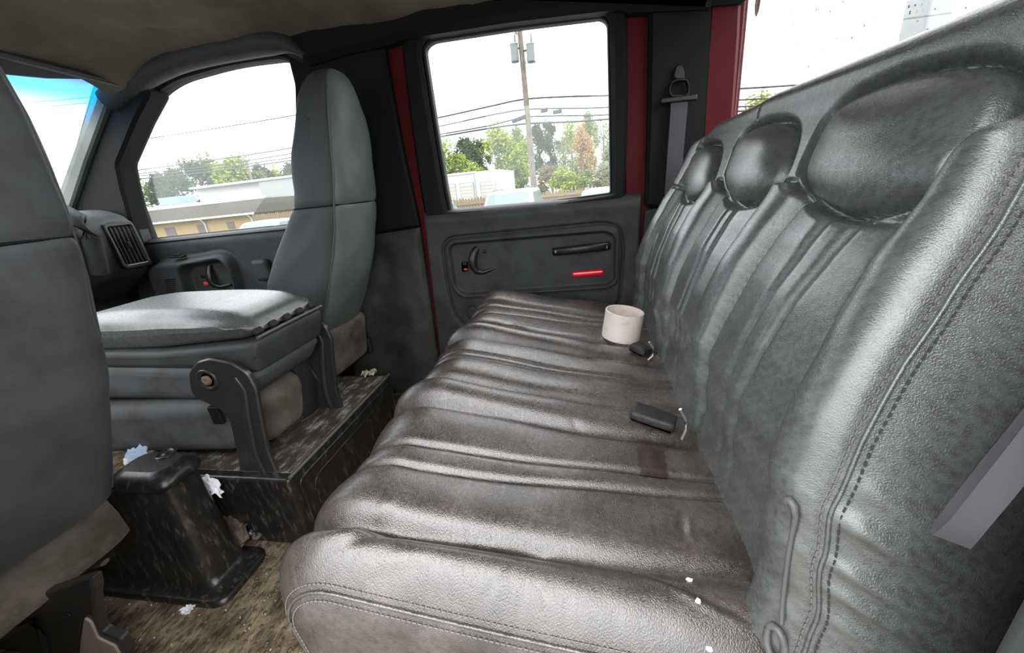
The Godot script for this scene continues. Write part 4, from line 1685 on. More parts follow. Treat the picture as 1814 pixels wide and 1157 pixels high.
	var mir := func(a: PackedVector2Array) -> PackedVector2Array:
		var o := PackedVector2Array()
		for q in a:
			o.append(Vector2(-q.x, q.y))
		return ccw(o)
	g.ring(mir.call(fo), mir.call(fi), vxf, 0.03, 0.004)
	var vent := obj("air_vent", g, M.black, t)
	for k in 6:
		g = Geo.new()
		var z := lerpf(v0 - 0.02, v1 + 0.02, k / 5.0)
		g.rbox(vxf * Vector3(-z, 0.905, 0.018), Vector3(0.018, 0.175, 0.0045), 0.0015, Basis(Vector3(0, 0, 1), 0.08) * Basis(Vector3(0, 1, 0), 0.5))
		obj("slat", g, M.black, vent)
	g = Geo.new()
	g.rbox(vxf * Vector3(1.57, 0.905, 0.028), Vector3(0.01, 0.03, 0.014), 0.003)
	obj("vent_tab", g, M.trim_dark, vent)
	# hooded gauge edge beside the vent
	g = Geo.new()
	g.tube(PackedVector3Array([Vector3(-2.20, 0.80, -1.42), Vector3(-2.15, 0.95, -1.42), Vector3(-2.16, 1.04, -1.41), Vector3(-2.22, 1.085, -1.40)]), 0.035, 10)
	obj("gauge_hood", g, M.trim, t)
	# sun visor
	t = thing("sun_visor", "grey sun visor folded up over the windscreen, its rounded tip at the far side", "visor", Vector3(-1.95, 1.56, -1.3))
	g = Geo.new()
	var vis := rounded(PackedVector2Array([Vector2(0.0, 0.0), Vector2(0.62, 0.0), Vector2(0.68, 0.05), Vector2(0.60, 0.14), Vector2(0.0, 0.15)]), 0.05, 6)
	var ax2 := Vector3(0.0, -0.055, -1).normalized()
	var fw := Vector3(-0.9, 0.25, 0).normalized()
	g.prism(vis, Transform3D(Basis(ax2, fw, ax2.cross(fw)), Vector3(-1.92, 1.590, -1.005)), 0.016, 0.006)
	obj("visor_board", g, M.seat_back, t)
	g = Geo.new()
	g.tube(PackedVector3Array([Vector3(-1.925, 1.590, -1.02), Vector3(-1.925, 1.565, -1.45), Vector3(-1.92, 1.555, -1.62)]), 0.006, 6)
	obj("hinge_rod", g, M.piping, t)


# ---------------------------------------------------------------- things lying about
func strip(g: Geo, mid: PackedVector3Array, wide: PackedVector3Array, thick := 0.0012) -> void:
	# a ribbon with thickness: centre line and half-width vectors
	var cnt := mid.size()
	var p := PackedVector3Array()
	for k in cnt:
		var t := (mid[mini(k + 1, cnt - 1)] - mid[maxi(k - 1, 0)]).normalized()
		var n := t.cross(wide[k]).normalized() * thick
		var w := wide[k]
		for c in [w - n, w + n, -w + n, -w - n]:
			p.append(mid[k] + c)
	g.grid(p, 4, cnt, false, true)
	for e in [0, cnt - 1]:
		var o: int = e * 4
		g.tri(p[o], p[o + 1], p[o + 2], (mid[e] - mid[1 if e == 0 else cnt - 2]).normalized())
		g.tri(p[o], p[o + 2], p[o + 3], (mid[e] - mid[1 if e == 0 else cnt - 2]).normalized())


func paper(called: String, label: String, at: Vector3, size: float, m: Material, tilt: Basis, sd: int, crumple := 0.25, cat := "paper", group := "") -> void:
	var g := Geo.new()
	var r := RandomNumberGenerator.new()
	r.seed = sd
	var fn := FastNoiseLite.new()
	fn.seed = sd
	fn.frequency = 1.1
	var nseg := 10
	var p := PackedVector3Array()
	for j in nseg:
		for i in nseg:
			var u := i / (nseg - 1.0) * 2 - 1
			var v := j / (nseg - 1.0) * 2 - 1
			var ang := atan2(v, u)
			var big := maxf(absf(u), absf(v))
			var k := big / maxf(Vector2(u, v).length(), 0.001) * (1.0 + 0.5 * fn.get_noise_2d(cos(ang) * 1.3 + 9, sin(ang) * 1.3) + 0.05 * fn.get_noise_2d(cos(ang) * 4.0, sin(ang) * 4.0 + 5))
			p.append(at + tilt * (Vector3(u * k, crumple * (absf(fn.get_noise_2d(u * 1.6, v * 1.6)) * 2.0 + absf(u * 0.5)) + 0.06, v * 0.75 * k) * size))
	g.grid(p, nseg, nseg, true)
	var q := PackedVector3Array()
	for a in p:
		q.append(a - tilt.y.normalized() * 0.0008)
	g.grid(q, nseg, nseg)
	one(called, g, m, label, cat, group)


func cushion_y(x: float, z: float) -> float:
	var w := (0.30 - x) / cos(0.157)
	return cush_point(-z, w).y


func build_small() -> void:
	# pvc ring on the cushion
	var c := on_cushion(1099, 595)
	var rx := 0.062
	var at := Vector3(c.y, 0, -c.x)
	at.y = cushion_y(at.x, at.z) + 0.001
	var tilt := Basis(Vector3(0, 0, 1), -0.155)
	var g := Geo.new()
	g.lathe(PackedVector2Array([Vector2(rx - 0.005, 0.0), Vector2(rx - 0.001, 0.0), Vector2(rx, 0.0015), Vector2(rx, 0.092), Vector2(rx - 0.001, 0.0935), Vector2(rx - 0.0045, 0.0935), Vector2(rx - 0.0055, 0.092), Vector2(rx - 0.0055, 0.0012), Vector2(rx - 0.005, 0.0)]), Transform3D(tilt, at), 64)
	one("pipe_ring", g, M.pvc, "short open length of dirty white plastic pipe standing on the bench", "pipe")
	# buckles
	make_buckle("belt_buckle", "scuffed black belt buckle lying on the middle of the bench with its wire loop", [1118, 738], [1194, 764], 0.026, 0.028, [1205, 725, 1214, 742, 1216, 760, 1208, 778])
	make_buckle("belt_buckle", "small black belt buckle half hidden behind the white pipe ring", [1122, 622], [1146, 634], 0.024, 0.026, [1150, 606, 1157, 616, 1157, 630, 1148, 638])
	# patch of old tape residue
	g = Geo.new()
	var tp := PackedVector3Array()
	for j in 14:
		for i in 8:
			var u := lerpf(1131, 1180, i / 7.0) + lerpf(-4, 4, j / 13.0) + 2.0 * sin(j * 1.9)
			var v := lerpf(786, 838, j / 13.0) + i * 0.9
			var q := on_cushion(u, v)
			tp.append(Vector3(q.y, cushion_y(q.y, -q.x) + 0.0012, -q.x))
	g.grid(tp, 8, 14, true)
	one("tape_patch", g, M.tape, "dark sticky tape patch on the bench cushion near the larger buckle", "tape")
	# crumbs on the bench
	var crumbs := [[1222, 1020, 0.0042], [1236, 1070, 0.0038], [1258, 1130, 0.004], [1252, 1092, 0.002], [1082, 657, 0.003], [1056, 667, 0.003], [1020, 689, 0.003], [1013, 692, 0.003]]
	for k in crumbs.size():
		var q := on_cushion(crumbs[k][0], crumbs[k][1])
		var pos := Vector3(q.y, cushion_y(q.y, -q.x) + 0.001, -q.x)
		if k < 3:
			paper("paper_scrap", ["tiny white paper flake in the fold at the rear of the bench", "curled white paper flake on the near end of the bench cushion", "white thread-thin paper shred by the end seam of the bench cushion"][k], pos, crumbs[k][2], M.paper, Basis(Vector3(0, 1, 0), k * 1.3), 20 + k, 0.2, "paper", "white scraps on the bench")
		else:
			g = Geo.new()
			g.rbox(pos, Vector3(0.005, 0.003, 0.004), 0.001, Basis(Vector3(0, 1, 0), k), 1)
			one("crumb", g, M.piping, ["pale crumb lying alone on the near bench cushion by the welt", "pale crumb on the middle flutes, the one nearest the backrest", "pale crumb on the middle flutes next to the one nearest the backrest", "pale crumb left of the larger buckle, upper of a close pair", "pale crumb left of the larger buckle, lower of a close pair"][k - 3], "crumb", "crumbs on the bench")
	# litter on the floor
	paper("paper_scrap", "crumpled white paper scrap on the floor in front of the tapered box", wy(335, 1080, 0.004), 0.019, M.paper, Basis(Vector3(0, 1, 0), 0.5), 3, 0.3)
	paper("paper_sheet", "pale blue and white folded paper behind the tapered box top", wz(250, 808, -0.74), 0.045, M.paper_blue, Basis(Vector3(1, 0, 0), 1.2), 5, 0.15)
	paper("paper_sheet", "white paper corner beside the blue paper behind the tapered box", wz(237, 818, -0.735), 0.032, M.paper, Basis(Vector3(1, 0, 0), 1.25), 6, 0.1)
	paper("tissue", "crumpled white tissue wedged between the tapered box and the riser", wz(379, 858, -0.748), 0.040, M.paper, Basis(Vector3(0, 0, 1), -1.05) * Basis(Vector3(1, 0, 0), 0.9) * Basis.from_scale(Vector3(1, 1, 0.55)), 8, 0.45, "tissue")
	paper("rag", "dirty grey brown rag on the floor between the tapered box and the riser", wy(415, 955, 0.03) + Vector3(-0.03, 0.03, 0), 0.075, M.rag, Basis(Vector3(0, 0, 1), -0.5) * Basis(Vector3(1, 0, 0), 0.4), 9, 0.5, "rag")
	var lt := thing("latch_clip", "muddy metal belt clip lying at the foot of the tapered box", "clip", wy(445, 945, 0.0))
	g = Geo.new()
	g.rbox(wy(434, 950, 0.035), Vector3(0.05, 0.012, 0.018), 0.004, Basis(Vector3(0, 1, 0), 0.5) * Basis(Vector3(0, 0, 1), 0.4))
	obj("clip_strap", g, M.steel, lt)
	g = Geo.new()
	g.lathe(PackedVector2Array([Vector2(0.007, -0.004), Vector2(0.017, -0.004), Vector2(0.018, 0), Vector2(0.017, 0.004), Vector2(0.007, 0.004), Vector2(0.006, 0), Vector2(0.007, -0.004)]), Transform3D(Basis(Vector3(1, 0, 0), 0.9), wy(455, 946, 0.03)), 20)
	obj("clip_eye", g, M.rag, lt)
	# mud caked on the flange of the tapered box
	g = Geo.new()
	for k in 26:
		var f := k / 25.0
		var q := wy(lerpf(372, 430, f), lerpf(1020, 962, f), 0.021) + Vector3(rng.randf_range(-0.008, 0.008), 0, rng.randf_range(-0.006, 0.006))
		g.rbox(q, Vector3(rng.randf_range(0.006, 0.02), 0.006, rng.randf_range(0.006, 0.016)), 0.0028, Basis(Vector3(0, 1, 0), rng.randf() * 3), 1)
	var mud := one("mud_crumbs", g, M.foam, "line of dried pale mud along the flange of the tapered box", "mud")
	mud.set_meta("kind", "stuff")
	paper("paper_scrap", "torn brown and white paper stuck by the near seat's pedestal", wy(165, 1150, 0.012), 0.02, M.paper, Basis(Vector3(0, 1, 0), 0.2), 13, 0.4)

	paper("foam_scrap", "dirty pale foam scrap lying at the far end of the riser top", Vector3(-0.95, 0.262, -1.40), 0.035, M.foam, Basis(Vector3(0, 1, 0), 0.4), 15, 0.5, "scrap")
	# far seat belt: anchor, slip ring and webbing
	var t := thing("seat_belt", "grey webbing seat belt hanging from a black anchor on the far rear pillar", "seat belt", wz(1200, 150, -1.69))
	g = Geo.new()
	g.prism(rounded(zpoly([1193, 128, 1198, 115, 1207, 115, 1212, 128, 1213, 142, 1194, 142], -1.69), 0.012), at_z(-1.70), 0.018, 0.004)
	obj("anchor_cover", g, M.black, t)
	g = Geo.new()
	var fo := rounded(zpoly([1185, 150, 1192, 140, 1218, 138, 1222, 150, 1222, 174, 1184, 174], -1.675), 0.02)
	var fi := rounded(zpoly([1189, 153, 1195, 145, 1215, 144, 1218, 153, 1217, 166, 1189, 166], -1.675), 0.015)
	g.ring(ccw(fo), ccw(fi), at_z(-1.69), 0.02, 0.006)
	obj("slip_ring", g, M.black, t)
	g = Geo.new()
	g.rbox(wz(1202, 176, -1.67), Vector3(0.125, 0.02, 0.02), 0.006, Basis(Vector3(0, 0, 1), -0.02))
	obj("ring_foot", g, M.black, t)
	g = Geo.new()
	var mid := PackedVector3Array()
	var wd := PackedVector3Array()
	for k in 12:
		var f := k / 11.0
		var l := wz(lerpf(1189, 1178, f), lerpf(178, 335, f), lerpf(-1.67, -1.655, f))
		var r := wz(lerpf(1219, 1205, f), lerpf(178, 335, f), lerpf(-1.67, -1.655, f))
		mid.append((l + r) / 2)
		wd.append((r - l) / 2)
	mid.append(mid[11] + (mid[11] - mid[10]) * 14)
	wd.append(wd[11])
	strip(g, mid, wd)
	obj("webbing", g, M.belt, t)
	# near seat belt: a loop of webbing hanging past the end of the bench
	t = thing("seat_belt", "lilac grey webbing belt looped past the near end of the bench at the right edge", "seat belt", Vector3(0.30, 0.70, -0.25))
	g = Geo.new()
	mid = PackedVector3Array()
	wd = PackedVector3Array()
	var ctl := [[1960, 612, 1915, 575, 0.335, 0.342], [1855, 764, 1811, 725, 0.308, 0.318], [1775, 870, 1730, 826, 0.288, 0.300], [1722, 940, 1668, 908, 0.270, 0.286], [1716, 962, 1649, 938, 0.255, 0.275], [1719, 970, 1648, 944, 0.244, 0.262], [1725, 967, 1660, 940, 0.235, 0.250], [1752, 935, 1690, 912, 0.228, 0.240], [1806, 870, 1748, 838, 0.225, 0.235], [1890, 762, 1830, 733, 0.224, 0.231], [2010, 612, 1950, 585, 0.222, 0.228]]
	for k in ctl.size() - 1:
		for j in 6:
			var f := j / 6.0
			var pre: Array = ctl[maxi(k - 1, 0)]
			var a: Array = ctl[k]
			var b: Array = ctl[k + 1]
			var post: Array = ctl[mini(k + 2, ctl.size() - 1)]
			var e := []
			for i in 6:
				e.append(cubic_interpolate(a[i], b[i], pre[i], post[i], f))
			var l := wz(e[0], e[1], -e[4])
			var r := wz(e[2], e[3], -e[5])
			mid.append((l + r) / 2)
			wd.append((r - l) / 2)
	strip(g, mid, wd, 0.0009)
	obj("webbing", g, M.belt, t)


func make_buckle(called: String, label: String, a: Array, b: Array, half: float, tall: float, loop: Array) -> void:
	var ca := on_cushion(a[0], a[1])
	var cb := on_cushion(b[0], b[1])
	var pa := Vector3(ca.y, cushion_y(ca.y, -ca.x), -ca.x)
	var pb := Vector3(cb.y, cushion_y(cb.y, -cb.x), -cb.x)
	var t := thing(called, label, "buckle", (pa + pb) / 2, "buckles on the bench")
	var ax := (pb - pa).normalized()
	var up := Vector3(0.15, 1, 0).normalized()
	var side := ax.cross(up).normalized()
	up = side.cross(ax).normalized()
	var l := pa.distance_to(pb)
	var g := Geo.new()
	# body: wider at the mouth, chamfered shoulders
	var p := PackedVector3Array()
	var st := [[0.0, 0.80, 0.80], [0.02, 0.95, 0.95], [0.08, 1.0, 1.0], [0.6, 0.98, 1.0], [0.85, 0.9, 0.95], [0.96, 0.85, 0.85], [1.0, 0.7, 0.7]]
	for s: Array in st:
		for k in 20:
			var w := TAU * k / 20
			var e := 4.0
			var q := pow(pow(absf(cos(w)), e) + pow(absf(sin(w)), e), -1 / e)
			p.append(pa + ax * l * s[0] + up * (tall * 0.5 + 0.002 + sin(w) * q * tall * 0.5 * s[2]) + side * cos(w) * q * half * s[1])
	g.grid(p, 20, st.size(), true, true)
	for e2 in [0, st.size() - 1]:
		for k in range(1, 19):
			g.tri(p[e2 * 20], p[e2 * 20 + k], p[e2 * 20 + k + 1], -ax if e2 == 0 else ax)
	var body := obj("buckle_body", g, M.buckle, t)
	g = Geo.new()
	g.rbox(pa + ax * l * 0.03 + up * tall * 0.62, Vector3(half * 1.5, tall * 0.28, l * 0.06), 0.002, Basis(side, up, ax))
	obj("release_button", g, M.black, body)
	g = Geo.new()
	g.rbox(pa + ax * l * 0.5 + up * tall * 0.30 + side * -half * 0.0, Vector3(half * 2.04, 0.002, l * 0.9), 0.0008, Basis(side, up, ax))
	obj("seam_line", g, M.rubber, body)
	g = Geo.new()
	var pts := PackedVector3Array()
	var zz := -(cb.x)
	for k in range(0, loop.size(), 2):
		var f := float(k) / (loop.size() - 2)
		pts.append(wz(loop[k], loop[k + 1], zz + 0.035))
	g.tube(pts, 0.0035, 8)
	obj("wire_loop", g, M.steel, t, "bare wire loop")


# ---------------------------------------------------------------- the lot outside
const GY := -1.08
var tree_meshes := {}


func leaf_mesh(kind: String, sd: int) -> ArrayMesh:
	# a crown of loose leaf tufts in a unit space: y 0..1, radius about 1
	var r := RandomNumberGenerator.new()
	r.seed = sd
	var g := Geo.new()
	var cfg: Dictionary = {"round": [4200, 0.06, 1.0, 0.062], "pine": [3200, 0.34, 1.0, 0.060], "thin": [1900, 0.12, 1.0, 0.045], "bush": [2600, 0.0, 1.0, 0.075]}
	var c: Array = cfg[kind]
	var blobs := []
	for k in (16 if kind != "pine" else 20):
		var h := r.randf()
		var yy: float = lerpf(c[1], 0.96, h)
		var rad: float
		if kind == "pine":
			rad = 0.75 * sin(PI * clampf(0.25 + 0.75 * h, 0, 1)) + 0.1
		else:
			rad = 0.85 * sin(PI * clampf(0.18 + 0.80 * h, 0, 1))
		var w := r.randf() * TAU
		blobs.append([Vector3(cos(w) * rad * sqrt(r.randf()), yy, sin(w) * rad * sqrt(r.randf())), r.randf_range(0.30, 0.52) * (0.8 if kind == "pine" else 1.0)])
	for i in int(c[0]):
		var b: Array = blobs[r.randi() % blobs.size()]
		var d := Vector3(r.randfn(), r.randfn(), r.randfn()).normalized() * pow(r.randf(), 0.4)
		var at: Vector3 = b[0] + Vector3(d.x * b[1], d.y * b[1] * 0.34, d.z * b[1])
		at.y = maxf(at.y, 0.01)
		var n := (Vector3(r.randfn(), r.randfn() + 0.6, r.randfn())).normalized()
		var t := n.cross(Vector3(r.randfn(), r.randfn(), r.randfn())).normalized()
		var u := n.cross(t)
		var s: float = c[3] * r.randf_range(0.6, 1.5)
		var ty := Vector3(1, 0.30, 1)
		var a := [at + t * s * ty, at + u * s * 0.6 * ty, at - t * s * ty, at - u * s * 0.7 * ty]
		var sh := r.randf_range(0.72, 1.1)
		g.tint = Color(sh, sh * r.randf_range(0.95, 1.04), sh * r.randf_range(0.85, 1.0))
		g.tri(a[0], a[1], a[2], n)
		g.tri(a[0], a[2], a[3], n)
	return g.mesh(Vector3.ZERO, true)


func leaf_mat(called: String, col: Color) -> StandardMaterial3D:
	var m := mat(called, col, 0.8, {"spec": 0.2})
	m.vertex_color_use_as_albedo = true
	m.backlight_enabled = true
	m.backlight = Color(0.6, 0.6, 0.6)
	m.cull_mode = BaseMaterial3D.CULL_DISABLED
	return m


func tree(called: String, label: String, u: float, vtop: float, d: float, wpx: float, kind: String, m: Material, group: String, sd := 0, cat := "tree") -> void:
	var top := wz(u, vtop, -d)
	var high := top.y - GY
	var t := thing(called, label, cat, Vector3(top.x, GY, top.z), group)
	var key := kind + str(sd % 3)
	if not tree_meshes.has(key):
		tree_meshes[key] = leaf_mesh(kind, 100 + sd % 3 + kind.length() * 10)
	var f := MeshInstance3D.new()
	f.name = "foliage"
	f.mesh = tree_meshes[key]
	f.material_override = m
	var w := wz(u + wpx * 0.5, vtop + 60, -d).x - wz(u - wpx * 0.5, vtop + 60, -d).x
	f.scale = Vector3(w * 0.5, high, w * 0.5)
	f.rotation.y = sd * 1.7
	f.set_meta("kind", "stuff")
	t.add_child(f, true)
	if kind != "bush":
		var g := Geo.new()
		var lean := rng.randf_range(-0.03, 0.03) * high
		var b := Vector3(top.x, GY, top.z)
		g.tube(PackedVector3Array([b, b + Vector3(lean, high * 0.4, 0), b + Vector3(lean * 0.6, high * 0.92, 0)]), PackedFloat32Array([high * 0.014 + 0.05, high * 0.010 + 0.03, 0.03]), 7)
		for k in (5 if kind != "round" else 3):
			var y := high * rng.randf_range(0.45, 0.85)
			var w2 := rng.randf() * TAU
			g.tube(PackedVector3Array([b + Vector3(lean, y, 0), b + Vector3(lean + cos(w2) * w * 0.2, y + high * 0.06, sin(w2) * w * 0.2), b + Vector3(lean + cos(w2) * w * 0.34, y + high * 0.10, sin(w2) * w * 0.34)]), PackedFloat32Array([0.05, 0.035, 0.015]), 5)
		obj("trunk", g, M.bark, t)


func wire(label: String, pts: Array, r := 0.048, cat := "power line") -> void:
	var p := PackedVector3Array()
	for q: Array in pts:
		p.append(wz(q[0], q[1], -q[2]))
	var s := PackedVector3Array()
	for i in p.size() - 1:
		for j in 6:
			s.append(p[i].cubic_interpolate(p[i + 1], p[maxi(i - 1, 0)], p[mini(i + 2, p.size() - 1)], j / 6.0))
	s.append(p[p.size() - 1])
	var g := Geo.new()
	g.tube(s, r, 5)
	one("power_line", g, M.wire, label, cat, "overhead lines")


func make_car(label: String, at: Vector3, yaw: float, paint: Material, kind: String, hr: float) -> void:
	# the car's nose points along +z before it is turned
	var t := Node3D.new()
	t.name = numbered("car")
	add_child(t)
	tag(t, label, "car", "parked cars")
	t.position = Vector3.ZERO
	var suv := kind == "suv"
	var belt := hr * (0.61 if suv else 0.635)
	var l := 4.9 if suv else 4.6
	var hw := 0.95 if suv else 0.88
	var g := Geo.new()
	# lower body: side outline swept across with rounded flanks
	var side := PackedVector2Array([Vector2(l / 2, 0.42), Vector2(l / 2 - 0.04, 0.80 if suv else 0.66), Vector2(l / 2 - 0.9, belt - 0.06), Vector2(l / 2 - 1.30, belt), Vector2(-l / 2 + (0.15 if suv else 0.75), belt + 0.02), Vector2(-l / 2 + 0.02, belt - 0.08), Vector2(-l / 2, 0.45), Vector2(-l / 2 + 0.15, 0.28), Vector2(l / 2 - 0.15, 0.28)])
	side = rounded(ccw(side), 0.14, 4)
	var p := PackedVector3Array()
	for k in 9:
		var x := hw * sin(PI * 0.5 * (k - 4) / 4.0)
		var inn := 0.10 * (1 - cos(PI * 0.5 * (k - 4) / 4.0)) * 1.2
		for q in side:
			var d := (Vector2(0, 0.7) - q).normalized() * inn
			p.append(Vector3(x, q.y + d.y, q.x + d.x * 1.6))
	g.grid(p, side.size(), 9, false, true)
	for e in [0, 8]:
		var o: int = e * side.size()
		var ring := PackedVector2Array()
		for i in side.size():
			ring.append(Vector2(p[o + i].z, p[o + i].y))
		var tt := Geometry2D.triangulate_polygon(ring)
		for i in range(0, tt.size(), 3):
			g.tri(p[o + tt[i]], p[o + tt[i + 1]], p[o + tt[i + 2]], Vector3(-1 if e == 0 else 1, 0, 0))
	var body := obj("body", g, paint, t)
	# cabin
	var b0 := l / 2 - 1.25
	var b1 := -l / 2 + (0.12 if suv else 0.55)
	var r0 := b0 - (0.75 if suv else 0.85)
	var r1 := b1 + (0.30 if suv else 0.75)
	var hr2 := hw - (0.17 if suv else 0.24)
	g = Geo.new()
	p = PackedVector3Array()
	for k in 7:
		var f: float = [0.0, 0.5, 0.88, 0.95, 0.985, 1.0, 1.0][k]
		var shrink: float = [0.0, 0.0, 0.0, 0.02, 0.06, 0.14, 0.5][k]
		var z0 := lerpf(b0, r0, f) - shrink
		var z1 := lerpf(b1, r1, f) + shrink
		var hx := lerpf(hw - 0.03, hr2, f) - shrink * 0.9
		var y := lerpf(belt - 0.02, hr, f) + (0.02 if k == 6 else 0.0)
		var rp := rounded(PackedVector2Array([Vector2(-hx, z0), Vector2(hx, z0), Vector2(hx, z1), Vector2(-hx, z1)]), 0.18, 4)
		for q in rp:
			p.append(Vector3(q.x, y, q.y))
	var cnt := p.size() / 7
	g.grid(p, cnt, 7, false, true)
	for i in range(1, cnt - 1):
		g.tri(p[6 * cnt], p[6 * cnt + i], p[6 * cnt + i + 1], Vector3.UP)
	obj("cabin", g, paint, t)
	# panes stand a little proud of the cabin
	var pane := func(a: Vector3, b: Vector3, c: Vector3, d: Vector3, nm: String) -> void:
		var gg := Geo.new()
		var n := (b - a).cross(d - a).normalized()
		var x := (b - a).normalized()
		var y := n.cross(x)
		var xf := Transform3D(Basis(x, y, n), a + n * 0.004)
		var inv := xf.affine_inverse()
		var poly := PackedVector2Array()
		for q: Vector3 in [a, b, c, d]:
			var w := inv * q
			poly.append(Vector2(w.x, w.y))
		gg.prism(rounded(poly, 0.06, 4), xf, 0.012, 0.003)
		obj(nm, gg, M.car_glass, t)
	var mixp := func(f: float, fx: float, z0: float, z1: float) -> Vector3: return Vector3(lerpf(hw - 0.03, hr2, f) * fx, lerpf(belt - 0.02, hr, f), lerpf(z0, z1, f))
	pane.call(mixp.call(0.08, -0.88, b0, r0), mixp.call(0.08, 0.88, b0, r0), mixp.call(0.90, 0.86, b0, r0), mixp.call(0.90, -0.86, b0, r0), "windscreen")
	pane.call(mixp.call(0.08, 0.86, b1, r1), mixp.call(0.08, -0.86, b1, r1), mixp.call(0.90, -0.84, b1, r1), mixp.call(0.90, 0.84, b1, r1), "rear_window")
	var cuts := [0.10, 0.40, 0.68, 0.94] if suv else [0.14, 0.52, 0.88]
	for sgn in [1.0, -1.0]:
		for k in cuts.size() - 1:
			var fa: float = cuts[k] + 0.018
			var fb: float = cuts[k + 1] - 0.018
			var q := func(f: float, along: float) -> Vector3: return Vector3(lerpf(hw - 0.03, hr2, f) * sgn, lerpf(belt - 0.02, hr, f), lerpf(lerpf(b0, b1, along), lerpf(r0, r1, along), f))
			if sgn > 0:
				pane.call(q.call(0.10, fa), q.call(0.10, fb), q.call(0.86, fb), q.call(0.86, fa), "side_window")
			else:
				pane.call(q.call(0.10, fb), q.call(0.10, fa), q.call(0.86, fa), q.call(0.86, fb), "side_window")
		g = Geo.new()
		g.rbox(Vector3(sgn * (hw + 0.08), belt + 0.08, b0 - 0.35), Vector3(0.20, 0.14, 0.10), 0.04, Basis(), 3)
		obj("door_mirror", g, paint, t)
		if suv:
			g = Geo.new()
			g.tube(PackedVector3Array([Vector3(sgn * (hr2 - 0.14), hr - 0.01, r0 - 0.3), Vector3(sgn * (hr2 - 0.14), hr + 0.05, r0 - 0.5), Vector3(sgn * (hr2 - 0.14), hr + 0.05, r1 + 0.5), Vector3(sgn * (hr2 - 0.14), hr - 0.01, r1 + 0.3)]), 0.02, 6)
			obj("roof_rail", g, M.black, t)
		for z in [l / 2 - 0.9, -l / 2 + 0.95]:
			g = Geo.new()
			g.lathe(PackedVector2Array([Vector2(0.0001, -0.10), Vector2(0.30, -0.10), Vector2(0.34, -0.07), Vector2(0.34, 0.07), Vector2(0.30, 0.10), Vector2(0.2, 0.09), Vector2(0.05, 0.11), Vector2(0.0001, 0.11)]), Transform3D(Basis(Vector3(0, 0, 1), Vector3(sgn, 0, 0), Vector3(0, sgn, 0)), Vector3(sgn * (hw - 0.10), 0.34, z)), 20)
			obj("wheel", g, M.rubber, t)
	t.position = at
	t.rotation.y = yaw


func box_face(g: Geo, a: Vector3, b: Vector3, deep: float) -> void:
	# an upright block whose front face spans two corners on one plane
	slab(g, Vector3(a.x, a.y, a.z - deep), b, 0.02)


